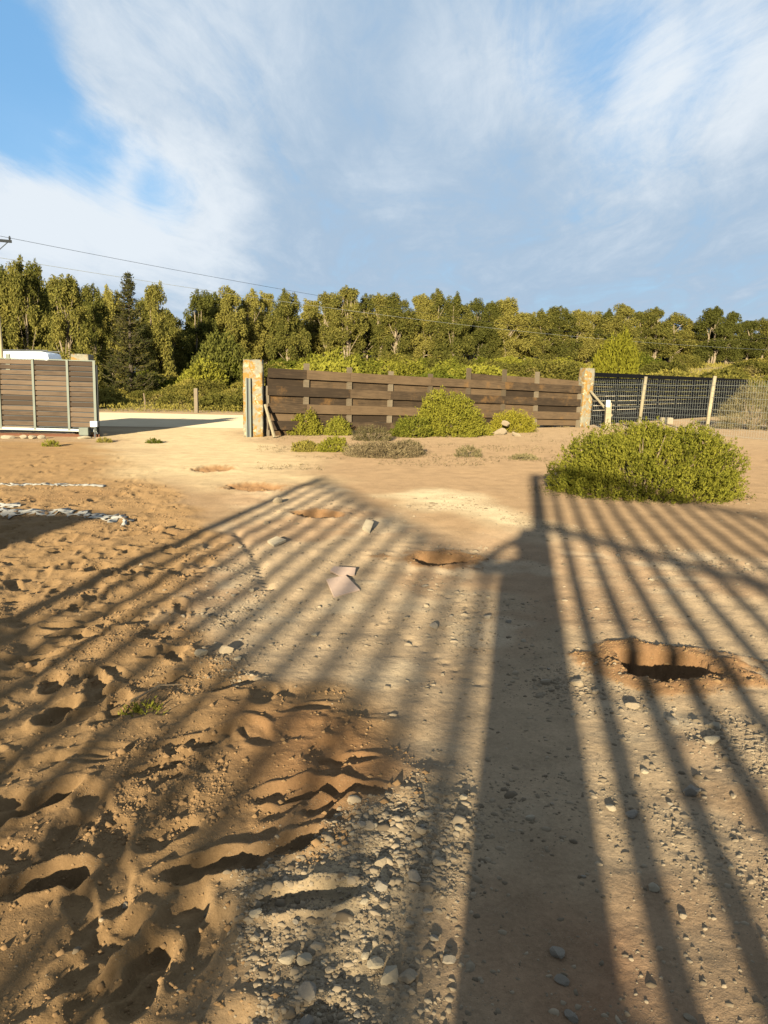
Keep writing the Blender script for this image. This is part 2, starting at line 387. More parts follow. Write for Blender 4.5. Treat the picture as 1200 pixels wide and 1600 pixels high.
def Hz(x, y):
    x = np.atleast_1d(np.asarray(x, float)); y = np.atleast_1d(np.asarray(y, float))
    ri = np.interp(y, rows, np.arange(len(rows))); ci = col_index(x, y)
    i = np.clip(ri.astype(int), 0, len(rows)-2); j = np.clip(ci.astype(int), 0, NS-2); a = ri - i; b = ci - j
    return (Z[i, j]*(1-b)+Z[i, j+1]*b)*(1-a)+(Z[i+1, j]*(1-b)+Z[i+1, j+1]*b)*a
def hz(x, y): return float(Hz(x, y)[0])
def mask_at(Mk, x, y):
    i = np.clip(np.searchsorted(rows, y), 0, len(rows)-1); j = np.clip(np.round(col_index(x, y)).astype(int), 0, NS-1); return Mk[i, j]

# soil colours (what the soil is, not how it is lit)
def C(*c): return np.array(c)[None, None, :]
base = C(0.158, 0.103, 0.059) * np.ones(Z.shape + (1,))
def lay(mask, col, amt=1.0):
    global base
    base = base * (1 - mask[..., None] * amt) + C(*col) * mask[..., None] * amt
far_mask = sstep(38, 48, Y)
lay(sstep(18, 26, Y) * 0.6, (0.168, 0.117, 0.070)); lay(far_mask, (0.12, 0.09, 0.045))
lay(m_lane, (0.228, 0.163, 0.101)); lay(m_sand, (0.160, 0.097, 0.046))
blotch = sstep(-0.05, 0.35, fbm(X, Y, 0.9, 4, 50))
lay(m_lane * blotch, (0.178, 0.110, 0.063), 0.65)
lay(m_lane * sstep(0.05, 0.4, fbm(X, Y, 1.6, 4, 54)), (0.275, 0.212, 0.140), 0.6)
lay(m_sand * sstep(0.0, 0.4, fbm(X, Y, 0.7, 3, 57)), (0.146, 0.085, 0.040), 0.6)
lay(m_drive, (0.255, 0.192, 0.113), 0.85); lay(m_pale, (0.265, 0.212, 0.135), 0.85)
lay(m_heap, (0.25, 0.19, 0.115), 0.7)
lay(np.maximum(m_dig, dig_col), (0.152, 0.080, 0.036), 0.92)
redspot = poly_mask(X, Y, [(850, 1380), (960, 1400), (980, 1500), (880, 1560), (820, 1480)], 0.3, 0.3, 1.2, 61)
lay(redspot, (0.165, 0.085, 0.046), 0.7)
nr, nc = Z.shape
idx = np.arange(nr * nc).reshape(nr, nc)
F = np.stack([idx[:-1, :-1], idx[:-1, 1:], idx[1:, 1:], idx[1:, :-1]], -1).reshape(-1, 4)
def mat_ground():
    m, t, b = newmat('dry_soil')
    at_ = N(t, 'ShaderNodeAttribute', attribute_name='soil'); tcn = N(t, 'ShaderNodeTexCoord'); P = tcn.outputs['Object']
    c = at_.outputs['Color']
    n1 = noise(t, P, 3.0, 8, 0.65); n2 = noise(t, P, 55, 5, 0.7); n3 = noise(t, P, 240, 3, 0.7)
    k = mth(t, 'ADD', mth(t, 'MULTIPLY', n1, 0.55), mth(t, 'ADD', mth(t, 'MULTIPLY', n2, 0.45), mth(t, 'MULTIPLY', n3, 0.42)))
    g = ramp(t, k, 0.35, 1.05, 0.62, 1.42)
    cm = N(t, 'ShaderNodeCombineXYZ')
    for i in range(3): t.links.new(g, cm.inputs[i])
    c = mixc(t, 1.0, c, cm.outputs[0], 'MULTIPLY')
    vor = N(t, 'ShaderNodeTexVoronoi'); vor.inputs['Scale'].default_value = 110; t.links.new(P, vor.inputs['Vector'])
    grit = mth(t, 'MULTIPLY', ramp(t, vor.outputs['Distance'], 0.32, 0.12), ramp(t, noise(t, P, 9, 4, 0.6), 0.5, 0.68))
    c = mixc(t, mth(t, 'MULTIPLY', grit, 0.5), c, (0.27, 0.22, 0.15, 1))
    t.links.new(c, b.inputs['Base Color']); b.inputs['Roughness'].default_value = 0.95; b.inputs['Specular IOR Level'].default_value = 0.05; b.inputs['Diffuse Roughness'].default_value = 1.0
    hgt = mth(t, 'ADD', mth(t, 'MULTIPLY', noise(t, P, 28, 6, 0.65), 0.010), mth(t, 'ADD', mth(t, 'MULTIPLY', n3, 0.0022), mth(t, 'MULTIPLY', grit, 0.004)))
    bn = N(t, 'ShaderNodeBump'); bn.inputs['Strength'].default_value = 0.8; bn.inputs['Distance'].default_value = 1.0
    t.links.new(hgt, bn.inputs['Height']); t.links.new(bn.outputs[0], b.inputs['Normal'])
    return m
M['ground'] = mat_ground()
gm = np_mesh('ground', np.stack([X, Y, Z], -1).reshape(-1, 3), F, M['ground'], True)
ca = gm.color_attributes.new('soil', 'FLOAT_COLOR', 'POINT')
ca.data.foreach_set('color', np.concatenate([base.reshape(-1, 3), np.ones((nr * nc, 1))], 1).astype(np.float32).ravel())
tag(link(bpy.data.objects.new('ground', gm)), kind='structure')

# dirt road beyond the gate
def road():
    xs = np.linspace(-60, 30, 180); ws = np.linspace(0, 1, 9); V = []
    for x in xs:
        y0 = 27.2 + 1.1 * max(0, x + 1.5) + 0.4 * math.sin(x * 0.3); y1 = 38.2 + 1.1 * max(0, x + 1.5) + 0.5 * math.sin(x * 0.41 + 1)
        for w in ws:
            y = y0 + (y1 - y0) * w; V.append((x, y, hz(x, y) + 0.006 + 0.03 * math.sin(math.pi * w)))
    n = len(ws); F_ = [(i*n+j, (i+1)*n+j, (i+1)*n+j+1, i*n+j+1) for i in range(len(xs)-1) for j in range(n-1)]
    return np_mesh('road', np.array(V), np.array(F_), M['road'], True)
M['road'] = mat_simple('pale_dirt_road', (0.36, 0.285, 0.185), 0.95, 0, 0.16, 0.9, 0.4, 0.1)
tag(link(bpy.data.objects.new('road', road())), kind='structure')

# ------------------------------------------------------------------ foliage makers
def unit(v): return v / np.maximum(np.linalg.norm(v, axis=-1, keepdims=True), 1e-9)
def leaves(cen, dirs, L, W, r):       # one four-cornered leaf per centre
    n = len(cen); d = unit(dirs); side = unit(np.cross(d, r.normal(size=(n, 3))))
    L = np.broadcast_to(L, n)[:, None]; W = np.broadcast_to(W, n)[:, None]
    V = np.stack([cen - d*L*0.5, cen + side*W*0.5 - d*L*0.05, cen + d*L*0.5, cen - side*W*0.5 - d*L*0.05], 1).reshape(-1, 3)
    return V
def quads(n): return np.arange(n * 4).reshape(-1, 4)
def join(parts):
    Vs = []; Fs = []; b = 0
    for V, F_ in parts: Vs.append(V); Fs.append(F_ + b); b += len(V)
    return np.concatenate(Vs), np.concatenate(Fs)
def sphere_pts(n, r): return unit(r.normal(size=(n, 3)))

def eucalypt(seed, tall=1.0, wide=1.0, low=0.25, nl=9000):
    """10 m tree; returns crown mesh and trunk mesh"""
    r = np.random.default_rng(seed); H = 10.0
    nb = 54; blobs = []
    for k in range(nb):
        z = H * (low + (0.97 - low) * r.random()**0.85); f = (z / H - low) / (1 - low)
        prof = (math.sin(math.pi * min(1, 0.26 + 0.68 * f)) ** 0.7) * 1.8 * wide
        a = r.random() * 6.283; q = prof * math.sqrt(r.random())
        rad = (0.5 + 0.55 * r.random()) * (1.0 - 0.35 * f)
        blobs.append((q * math.cos(a), q * math.sin(a), z, rad))
    for k in range(3):
        blobs.append((r.normal() * 0.45 * wide, r.normal() * 0.45, H * (0.9 + 0.06 * k), 0.48 - 0.1 * k))
    blobs = np.array(blobs); w = blobs[:, 3]**2; ch = r.choice(len(blobs), nl, p=w / w.sum())
    B = blobs[ch]; p = sphere_pts(nl, r) * (r.random((nl, 1))**0.45); p[:, 2] *= 1.35
    cen = B[:, :3] + p * B[:, 3:4]
    dirs = r.normal(size=(nl, 3)) * 0.7 + np.array([0, 0, -0.7]) + p * 0.6
    V = leaves(cen, dirs, r.uniform(0.18, 0.38, nl), r.uniform(0.07, 0.14, nl), r)
    crown = np_mesh('crown', V, quads(nl), M['euc1'])
    mb = MB(); trunks = r.integers(1, 4)
    for k in range(trunks):
        a = r.random() * 6.28; o = 0.25 if trunks > 1 else 0
        p0 = Vector((o * math.cos(a), o * math.sin(a), -0.3)); p3 = Vector((1.3 * o * math.cos(a) * 2 + r.normal() * .2, o * math.sin(a) * 2 + r.normal() * .2, H * 0.86))
        pts = [p0.lerp(p3, q) + Vector((r.normal() * .09, r.normal() * .09, 0)) * (q > 0) for q in (0, .2, .4, .6, .8, 1)]
        mb.tube(pts, [0.15, .12, .1, .075, .05, .02], 6)
        for q in range(6):
            b = blobs[r.integers(len(blobs))]; st = pts[min(4, max(1, int(b[2] / H * 5) - 1))]
            mb.tube([st, Vector(b[:3]) * .5 + st * .5 + Vector((0, 0, .12)), Vector(b[:3])], [.05, .035, .012], 5)
    return crown, mb.mesh('trunk', M['trunk'], True)

def bush_mesh(name, seed, rx, ry, h, nsprig, nleaf, L, W, mat, up=0.8, lumps=9, spr=0.09, lamp=1.0):
    """dome of leafy sprigs with an uneven outline"""
    r = np.random.default_rng(seed)
    d = sphere_pts(nsprig, r); d[:, 2] = np.abs(d[:, 2]); d[:, 2] = d[:, 2]**1.0
    rr_ = np.hypot(d[:, 0], d[:, 1]); sq = (rr_**2.35 + d[:, 2]**2.35) ** (-1 / 2.35)
    ld = sphere_pts(lumps, r); ld[:, 2] = np.abs(ld[:, 2]); la = r.uniform(-0.22, 0.26, lumps) * lamp
    m_ = 1 + sum(la[k] * np.exp(-(1 - d @ ld[k]) / 0.09) for k in range(lumps))
    l2 = sphere_pts(lumps * 7, r); l2[:, 2] = np.abs(l2[:, 2]); a2_ = r.uniform(-0.17, 0.09, len(l2))
    m_ = m_ + sum(a2_[k] * np.exp(-(1 - d @ l2[k]) / 0.010) for k in range(len(l2)))
    rad = sq * m_ * (0.62 + 0.38 * r.random(nsprig)**0.5) * (1 + 0.03 * r.normal(size=nsprig))
    base_ = d * rad[:, None] * np.array([rx, ry, h]); base_[:, 2] = np.maximum(base_[:, 2], 0.01)
    axis = unit(d * np.array([1, 1, 0.6]) + np.array([0, 0, up]) + r.normal(size=(nsprig, 3)) * 0.28)
    q = r.random((nsprig, nleaf, 1)); cen = base_[:, None, :] + axis[:, None, :] * spr * (q - 0.3) + r.normal(size=(nsprig, nleaf, 3)) * spr * 0.16
    dirs = axis[:, None, :] * 0.8 + r.normal(size=(nsprig, nleaf, 3)) * 0.55
    n = nsprig * nleaf
    V = leaves(cen.reshape(-1, 3), dirs.reshape(-1, 3), r.uniform(0.7, 1.3, n) * L, r.uniform(0.7, 1.3, n) * W, r)
    return np_mesh(name, V, quads(n), mat)
def stems_mesh(seed, rx, ry, h, n=14, mat=None):
    r = np.random.default_rng(seed); mb = MB()
    for k in range(n):
        a = r.random() * 6.28; q = 0.25 + .55 * r.random()
        e = Vector((rx * q * math.cos(a), ry * q * math.sin(a), h * (.45 + .35 * r.random())))
        mb.tube([(0.06 * math.cos(a), 0.06 * math.sin(a), -0.05), e * 0.5 + Vector((0, 0, -0.06 * h)), e], [0.018 * h + .004, .012 * h + .003, .003], 5)
    return mb.mesh('stem', mat or M['twig'], True)

# ------------------------------------------------------------------ trees
ORD = ['first', 'second', 'third', 'fourth', 'fifth', 'sixth', 'seventh', 'eighth', 'ninth', 'tenth', 'eleventh', 'twelfth', 'thirteenth', 'fourteenth', 'fifteenth', 'sixteenth', 'seventeenth',
       'eighteenth', 'nineteenth', 'twentieth'] + ['twenty-' + w for w in ('first', 'second', 'third', 'fourth', 'fifth', 'sixth', 'seventh', 'eighth', 'ninth')] + ['thirtieth'] + \
      ['thirty-' + w for w in ('first', 'second', 'third', 'fourth', 'fifth', 'sixth', 'seventh', 'eighth', 'ninth')] + ['fortieth'] + ['forty-' + w for w in ('first', 'second', 'third', 'fourth', 'fifth', 'sixth', 'seventh', 'eighth', 'ninth')] + ['fiftieth']
protos = [eucalypt(100 + k, 1, w, lo, 17000) for k, (w, lo) in enumerate(((1.2, .08), (1.05, .14), (1.4, .06), (1.15, .17), (1.0, .12), (1.35, .12), (1.55, .03)))]
def tree(px, top, dist, variant, wide, name, label, group):
    p = at(px, 600, dist); z = hz(p[0], p[1]); ztop = at(px, top, dist)[2]; H = ztop - z
    e = empty(name, (p[0], p[1], z - 0.1), random.uniform(0, 6.28)); e.scale = (wide, wide, H / 10.0)
    c, tk = protos[variant]
    link(bpy.data.objects.new('crown', c), e); link(bpy.data.objects.new('trunk', tk), e)
    return tag(e, label, 'tree', group)
row = [(-25, 415, 72, 2, 1.5), (12, 424, 74, 0, 1.2), (38, 407, 72, 2, 1.2), (62, 412, 76, 4, 1.0), (108, 436, 66, 6, 1.25), (150, 450, 74, 0, 1.0), (178, 452, 84, 2, 1.1), (246, 446, 80, 1, 1.1), (272, 490, 88, 5, 1.1),
       (314, 458, 92, 3, 1.2), (338, 462, 98, 0, 1.0), (362, 452, 96, 5, 1.15), (396, 457, 100, 3, 1.0), (417, 459, 104, 1, 1.0), (450, 456, 96, 2, 1.2), (486, 470, 108, 1, 1.0), (512, 459, 106, 4, 1.2), (541, 451, 104, 0, 1.15),
       (572, 463, 108, 3, 1.1), (594, 461, 108, 4, 1.1), (620, 462, 106, 5, 1.05), (658, 463, 108, 0, 1.05), (680, 456, 108, 3, 1.1), (708, 461, 108, 2, 1.05), (740, 470, 112, 3, 1.1), (766, 474, 114, 0, 1.05), (790, 469, 114, 5, 1.1),
       (820, 490, 118, 1, 1.15), (843, 485, 118, 2, 1.0), (868, 481, 120, 0, 1.1), (893, 486, 122, 5, 1.05), (918, 489, 124, 3, 1.1), (942, 486, 124, 2, 1.1), (968, 477, 122, 5, 1.2), (990, 487, 126, 1, 1.0), (1016, 483, 126, 0, 1.15),
       (1048, 491, 128, 3, 1.2), (1072, 500, 130, 2, 1.0), (1108, 482, 126, 0, 1.15), (1130, 489, 128, 5, 1.0), (1160, 501, 132, 1, 1.1), (1182, 498, 134, 2, 1.1), (1206, 510, 138, 5, 1.1), (1232, 500, 138, 0, 1.2)]
for i, (px, top, d, v, w) in enumerate(row):
    tree(px, top, d, v, w * d / 105 * random.uniform(0.93, 1.07), 'eucalyptus_tree', 'olive eucalyptus, %s from the left in the front row of the belt' % ORD[i], 'eucalyptus trees in the front row')
k = 0
for px in range(-20, 1240, 27):
    d = np.interp(px, [0, 250, 500, 1200], [92, 108, 122, 148]) + random.uniform(-3, 6)
    top = np.interp(px, [r_[0] for r_ in row], [r_[1] for r_ in row]) + random.uniform(14, 34)
    tree(px + random.uniform(-8, 8), top, d, random.randrange(6), d / 105 * 1.2, 'eucalyptus_tree', 'shaded eucalyptus behind the front row, %s back-row tree from the left' % ORD[min(k, 49)], 'eucalyptus trees in the back row'); k += 1

def conifer():
    r = np.random.default_rng(77); H = 10.0; cs = []; ds = []; mb = MB()
    for z in np.arange(0.7, 9.7, 0.24):
        f = z / H; R = 2.35 * (1 - f)**0.8 * (0.8 + .4 * r.random()); nb = 7
        for b in range(nb):
            a = r.random() * 6.283; L = R * (0.7 + .45 * r.random()); tip = Vector((L * math.cos(a), L * math.sin(a), z + 0.28 * L + 0.1))
            mb.tube([(0, 0, z), Vector((tip.x * .6, tip.y * .6, z + .05 * L)), tip], [.035, .02, .008], 4, False)
            n = int(26 * L) + 8
            q = r.random(n)**0.7; c = np.stack([tip.x * q, tip.y * q, z + (0.05 * L) * q + 0.25 * L * q**3], -1) + r.normal(size=(n, 3)) * np.array([.10, .10, .07])
            cs.append(c); ds.append(np.stack([np.full(n, math.cos(a)), np.full(n, math.sin(a)), np.full(n, .35)], -1) + r.normal(size=(n, 3)) * .6)
    cs = np.concatenate(cs); ds = np.concatenate(ds); n = len(cs)
    V = leaves(cs, ds, r.uniform(.16, .36, n), r.uniform(.05, .1, n), r)
    mb.tube([(0, 0, -.3), (0, 0, 5), (0.03, 0, 9.9)], [.2, .12, .02], 7)
    return np_mesh('crown', V, quads(n), M['conifer']), mb.mesh('trunk', M['dark_trunk'], True)
cm_, ct_ = conifer()
p = at(206, 600, 64); H_ = at(206, 419, 64)[2] - hz(p[0], p[1])
e = empty('conifer_tree', (p[0], p[1], hz(p[0], p[1]) - .1)); e.scale = (H_ / 10,) * 3
link(bpy.data.objects.new('crown', cm_), e); link(bpy.data.objects.new('trunk', ct_), e)
tag(e, 'dark pointed conifer standing in front of the eucalyptus belt', 'tree')

# ------------------------------------------------------------------ scrub on the slope
scr = [bush_mesh('foliage', 200 + k, 1.0, 1.0, 0.85, 900, 5, .13, .055, M[mt], .6, 12, .17) for k, mt in enumerate(('scrub', 'scrub', 'green_scrub', 'green_scrub', 'scrub'))]
scr_st = stems_mesh(210, 0.9, 0.9, 0.8, 10)
def shrub(name, x, y, s_, hs, v, label, group=None, meshes=None, stem=None):
    e = empty(name, (x, y, hz(x, y) - 0.03), random.uniform(0, 6.28)); e.scale = (s_ * random.uniform(.85, 1.2), s_ * random.uniform(.85, 1.2), hs)
    link(bpy.data.objects.new('foliage', (meshes or scr)[v]), e); link(bpy.data.objects.new('stem', stem or scr_st), e)
    return tag(e, label, 'shrub', group)
def scatter(n, pxr, yr, sr, hr, vs, label, group):
    for k, px in enumerate(sorted(random.uniform(*pxr) for _ in range(n))):
        d = random.uniform(*yr); p = at(px, 600, d); sc_ = random.uniform(*sr)
        shrub('scrub_shrub', p[0], p[1], sc_, sc_ * random.uniform(*hr), random.choice(vs), '%s, %s from the left' % (label, ORD[k]), group)
scatter(50, (120, 400), (43, 74), (0.7, 1.5), (.5, .9), (0, 1, 4), 'olive scrub bush on the flat beyond the pale dirt road', 'scrub seen through the gateway')
scatter(40, (395, 800), (58, 98), (1.4, 2.8), (.7, 1.0), (2, 3, 3, 4), 'rounded green bush on the slope above the board fence', 'scrub above the board fence')
scatter(24, (395, 930), (44, 60), (0.9, 1.6), (.6, .9), (0, 1, 2, 4), 'low olive bush just past the road behind the board fence', 'low scrub behind the board fence')
scatter(50, (780, 1230), (52, 112), (1.2, 2.6), (.55, .85), (0, 1, 4, 2), 'olive bush on the slope behind the dark slat fence', 'scrub behind the dark slat fence')
scatter(14, (150, 420), (66, 84), (1.2, 2.2), (.8, 1.3), (0, 2, 4), 'taller dusky bush at the foot of the left trees', 'bushes under the left trees')
p = at(345, 600, 72)
dmesh = bush_mesh('foliage', 231, 1.0, 1.0, 0.9, 1600, 6, .10, .045, mat_leaf('dark_shrub_leaf', (0.035, 0.042, 0.010), (0.105, 0.100, 0.022), 0.25, 1.2), .5, 16, .13)
shrub('dark_green_shrub', p[0], p[1], 2.7, 3.9, 0, 'tall dark green rounded bush under the trees left of the gate post', None, [dmesh])
p = at(957, 600, 70)
ymesh = bush_mesh('foliage', 230, 1.0, 1.0, 1.0, 1500, 5, .16, .05, M['bright'], .9, 12, .22)
shrub('yellow_green_tree', p[0], p[1], 2.1, at(957, 538, 70)[2] - hz(p[0], p[1]), 0, 'bright yellow-green bushy young tree above the right gate pillar', None, [ymesh])
# low cover between the bushes
r = np.random.default_rng(44); n = 110000
yy = 39.5 * (130 / 39.5) ** r.random(n); xx = (r.random(n) * 1.24 - .62) * yy
g = (fbm(xx, yy, .22, 3, 70) > -0.16) & (yy > 40 + 1.1 * np.maximum(0, xx + 1.5) * (xx < 14)) & ((xx < 7) | (yy > 50)); xx, yy = xx[g], yy[g]; n = len(xx)
cen = np.stack([xx, yy, Hz(xx, yy) + r.random(n) * .35], -1)
V = leaves(cen, r.normal(size=(n, 3)) * .5 + np.array([0, 0, 1.0]), r.uniform(.08, .22, n) * (yy / 45), r.uniform(.025, .06, n) * (yy / 45), r)
tag(link(bpy.data.objects.new('scrub_cover', np_mesh('scrub_cover', V, quads(n), M['scrub']))), 'low olive and straw-coloured ground cover over the far slope', 'ground cover', kind='stuff')

# ------------------------------------------------------------------ gateway: plank sliding gate
gp = G(151, 683); GY = gp[1]
gate = empty('sliding_gate', (gp[0], GY, hz(gp[0], GY) + 0.04)); gate.rotation_euler = (0, math.radians(0.9), math.radians(2.0))
GH = 2.06; ups = [0.0, -0.74, -1.69, -2.64, -3.59, -4.54]
nrow = 13; z0 = 0.22; pitch = (GH - z0) / nrow
for b in range(5):
    for k in range(nrow):
        mb = MB(); L = ups[b] - ups[b+1]; zc = z0 + (k + .5) * pitch
        mb.box(-L/2 + .012, L/2 - .012, -.014, .014, -pitch/2 + .013, pitch/2 - .013, .003)
        o = mb.build('plank', M['gate_wood'], gate); o.location = ((ups[b] + ups[b+1]) / 2, random.uniform(-.006, .006), zc); o.rotation_euler = (random.uniform(-.05, .02), random.uniform(-.004, .004), 0)
for i, u in enumerate(ups):
    w = .03 if i else .035
    MB().box(u - w, u + w, -.055, -.016, .12, GH + .02, 0).build('upright', M['steel'], gate)
MB().box(-4.6, .03, -.05, .03, .10, .17).build('bottom_rail', M['wire'], gate)
MB().box(-4.6, .03, -.016, .05, GH + .002, GH + .03).build('top_rail', M['steel'], gate)
MB().box(-.045, .06, .018, .10, .05, GH - .1).build('end_channel', M['dark_steel'], gate)
MB().box(-2.45, -2.33, .02, .09, GH - .3, GH + .14).build('guide_post', M['steel'], gate)
MB().box(-4.55, 0, .06, .075, z0 - .02, GH).build('gap_shade_sheet', M['dark_steel'], gate)  # dark sheet added behind the planks so their gaps read as shade
tag(gate, 'dark plank sliding gate with grey steel uprights beside the driveway', 'gate')
tr_ = MB().box(gp[0] - 5.2, gp[0] + .1, GY - .05, GY + .03, .0, .075).build('gate_track', M['rust']); tag(tr_, 'rusty steel track on the ground under the sliding gate', 'gate track')
def rbox(name, sx, sy, sz, mat, bev=.02, parent=None):
    bm = bmesh.new(); bmesh.ops.create_cube(bm, size=1.0)
    for v in bm.verts: v.co = Vector((v.co.x * sx, v.co.y * sy, (v.co.z + .5) * sz))
    bmesh.ops.bevel(bm, geom=bm.edges[:], offset=bev, segments=2, affect='EDGES', profile=.6)
    me = bpy.data.meshes.new(name); bm.to_mesh(me); bm.free(); me.materials.append(mat)
    return link(bpy.data.objects.new(name, me), parent)
q = at(133.5, 683, GY - .2)
mo = empty('gate_motor', (q[0], GY - .22, 0.02)); rbox('housing', .27, .22, .23, M['steel'], .02, mo).location = (0, 0, .04); MB().box(-.1, .1, -.09, .09, -.02, .045).build('base_plate', M['dark_steel'], mo)
tag(mo, 'small grey gate motor box at the foot of the plank gate', 'motor')
wb = empty('sensor_box', (at(147, 661, GY - .2)[0], GY - .18, 0)); MB().box(-.02, .02, -.0, .03, 0, .33).build('stem', M['dark_steel'], wb); rbox('cover', .19, .12, .16, M['white'], .02, wb).location = (0, -.02, .30)
tag(wb, 'small white sensor box at the end of the plank gate', 'sensor')
def stone_flat(name, x, y, sx, sy, sz, mat, label, cat='stone', group=None, rz=0, sub=2, seed=0, rx=0.0, sink=0.25):
    o = bpy.data.objects.new(name, rock_mesh(seed, mat)); o.scale = (sx, sy, sz); o.rotation_euler = (rx, 0, rz); o.location = (x, y, hz(x, y) + sz * (1 - 2 * sink) * .5)
    link(o); return tag(o, label, cat, group)
_rocks = {}
def rock_mesh(seed, mat, flat=1.0):
    key = (seed, mat.name)
    if key in _rocks: return _rocks[key]
    bm = bmesh.new(); bmesh.ops.create_icosphere(bm, subdivisions=2, radius=.5)
    rr = np.random.default_rng(900 + seed); pl = unit(rr.normal(size=(9, 3))); off = rr.uniform(.24, .42, 9)
    for v in bm.verts:
        c = np.array(v.co)
        for k in range(9):
            d = c @ pl[k]
            if d > off[k]: c = c - pl[k] * (d - off[k]) * .97
        v.co = Vector(c * (1 + .03 * rr.normal()))
    me = bpy.data.meshes.new('stone'); bm.to_mesh(me); bm.free(); me.materials.append(mat)
    _rocks[key] = me; return me
for i, (px, w) in enumerate(((10, .45), (35, .3), (48, .25), (130, .42), (62, .22))):
    g = G(px, 686)
    stone_flat('footing_stone', g[0], g[1] + .12, w, .3, .14, M['stone_pale'], 'pale flat stone under the plank gate, %s from the left' % ORD[i if i < 2 else {2: 2, 4: 3, 3: 4}[i]], 'stone', 'stones under the gate track', 0, seed=i)

# stone gate pillars
def pillar(name, base_c, w, d, h, rz, label, lean=0.0):
    bm = bmesh.new(); bmesh.ops.create_cube(bm, size=1.0)
    for v in bm.verts: v.co = Vector((v.co.x * w, v.co.y * d, (v.co.z + .5) * h))
    bmesh.ops.subdivide_edges(bm, edges=bm.edges[:], cuts=9, use_grid_fill=True)
    rr = np.random.default_rng(int(h * 1000))
    for v in bm.verts:
        t = v.co.z / h; k = 1 - .06 * max(0, (t - .93) / .07)**2
        v.co.x *= k; v.co.y *= k
        v.co += Vector(rr.normal(size=3)) * .008
    me = bpy.data.meshes.new(name); bm.to_mesh(me); bm.free(); me.materials.append(M['lichen'])
    me.polygons.foreach_set('use_smooth', [True] * len(me.polygons))
    o = link(bpy.data.objects.new(name, me)); o.location = base_c; o.rotation_euler = (0, lean, rz)
    return tag(o, label, 'gate pillar')
q = G(395, 683); PL = np.array([q[0], q[1]])
frz = 0.0
pr_ = G(911, 668); PR = np.array([pr_[0], pr_[1]])
fdir = (PR - PL) / np.linalg.norm(PR - PL); fang = math.atan2(fdir[1], fdir[0])
ph = lambda px, py, Y_: at(px, py, Y_)[2]
hL = ph(395, 562, PL[1]); hR = ph(912, 575, PR[1])
pillar('stone_pillar', (PL[0], PL[1] + .28, -.05), .56, .5, hL + .05, 0.05, 'tall square pillar with orange lichen at the left end of the board fence')
pillar('stone_pillar', (PR[0], PR[1] + .2, -.05), .44, .44, hR + .05, 0.35, 'square pillar with orange lichen between board fence and mesh fence', math.radians(2.6))
q2 = at(134, 683, GY + .7); pillar('stone_pillar', (q2[0], GY + .75, -.05), .50, .45, ph(134, 554, GY + .75) + .05, 0, 'lichened pillar top showing behind the plank gate')
# steel catch channel on the left pillar
ch_ = empty('gate_catch', (PL[0] - .10, PL[1] - .02, 0)); MB().box(-.075, -.035, -.1, 0.01, 0, 1.72).box(.035, .075, -.1, 0.01, 0, 1.72).build('channel', M['steel'], ch_); MB().box(-.034, .034, -.03, .005, 0, 1.71).build('web', M['dark_steel'], ch_)
tag(ch_, 'grey steel gate catch channel standing against the left pillar', 'gate catch')

# ------------------------------------------------------------------ board fence
F0 = PL + fdir * .42 + np.array([0, .18]); F1 = PR - fdir * .25 + np.array([0, .12]); FL = np.linalg.norm(F1 - F0)
fence = empty('board_fence', (F0[0], F0[1], 0), math.atan2(F1[1]-F0[1], F1[0]-F0[0])); fd = (F1 - F0) / FL
def along(px):
    d = ray(px, 640)[:2]; A = np.array([[fd[0], -d[0]], [fd[1], -d[1]]]); return np.linalg.solve(A, -F0)[0]
fp = [max(0.02, along(x)) for x in (415, 477, 545, 608, 670, 730, 785, 836)] + [FL - .02]
topz = lambda u: 2.02 - (2.02 - 1.62) * u / FL
for i, (u, tp) in enumerate(zip(fp[1:-1], (568, 574, 580, 584, 575, 577, 581))):
    P_ = F0 + fd * u; h = at((477, 545, 608, 670, 730, 785, 836)[i], tp, P_[1])[2]
    mb = MB().box(-.075, .075, -.05, .05, -.1, h, .004); o = mb.build('post', M['fence_post'], fence); o.location = (u, 0, 0); o.rotation_euler = (0, random.uniform(.005, .03), 0)
MB().box(-.06, .06, -.05, .05, -.1, 1.5).build('post', M['fence_post'], fence).location = (fp[0], 0.02, 0)
MB().box(-.06, .06, -.05, .05, -.1, 1.6).build('post', M['fence_post'], fence).location = (fp[-1], 0.02, 0)
def board(u0, u1, zt0, zt1, w, front):
    L = u1 - u0; mb = MB(); th = .022
    segs = 4; b = 0
    for sgi in range(1):
        mb.box(-L/2, L/2, -th, th, -w/2, w/2, .006)
    o = mb.build('plank', M['fence'], fence); o.location = ((u0 + u1)/2, (-.05 - th - .004) if front else (.05 + th + .004), (zt0 + zt1)/2 - w/2)
    o.rotation_euler = (random.uniform(-.03, .03), math.atan2(zt0 - zt1, L) + random.uniform(-.004, .004), 0)
rp = 0.258
for rw in range(8):
    front = rw % 2 == 0; w = .275 if front else .262
    cuts = [0, 1, 2, 4, 6, 8] if rw % 4 == 0 else ([0, 2, 3, 5, 6, 7, 8] if front else list(range(9)))
    for a, b in zip(cuts[:-1], cuts[1:]):
        if topz(fp[b]) - rw * rp < .12: continue
        board(fp[a] + .004, fp[b] - .004, topz(fp[a]) - rw * rp, topz(fp[b]) - rw * rp, w, front)
for a in (5, 6, 7):
    board(fp[a] + .01, fp[a+1] - .01, topz(fp[a]) + .235, topz(fp[a+1]) + .21, .25, False)
tag(fence, 'long dark board fence of overlapping horizontal planks between the two pillars', 'fence')
# timber prop
pp = empty('timber_prop', (PL[0] + .36, PL[1] - .02, 0)); MB().tube([(0, .1, .95), (.32, -.3, .02)], .045, 6).build('beam', M['pale_wood'], pp)
tag(pp, 'thin grey timber prop leaning beside the left pillar', 'timber')

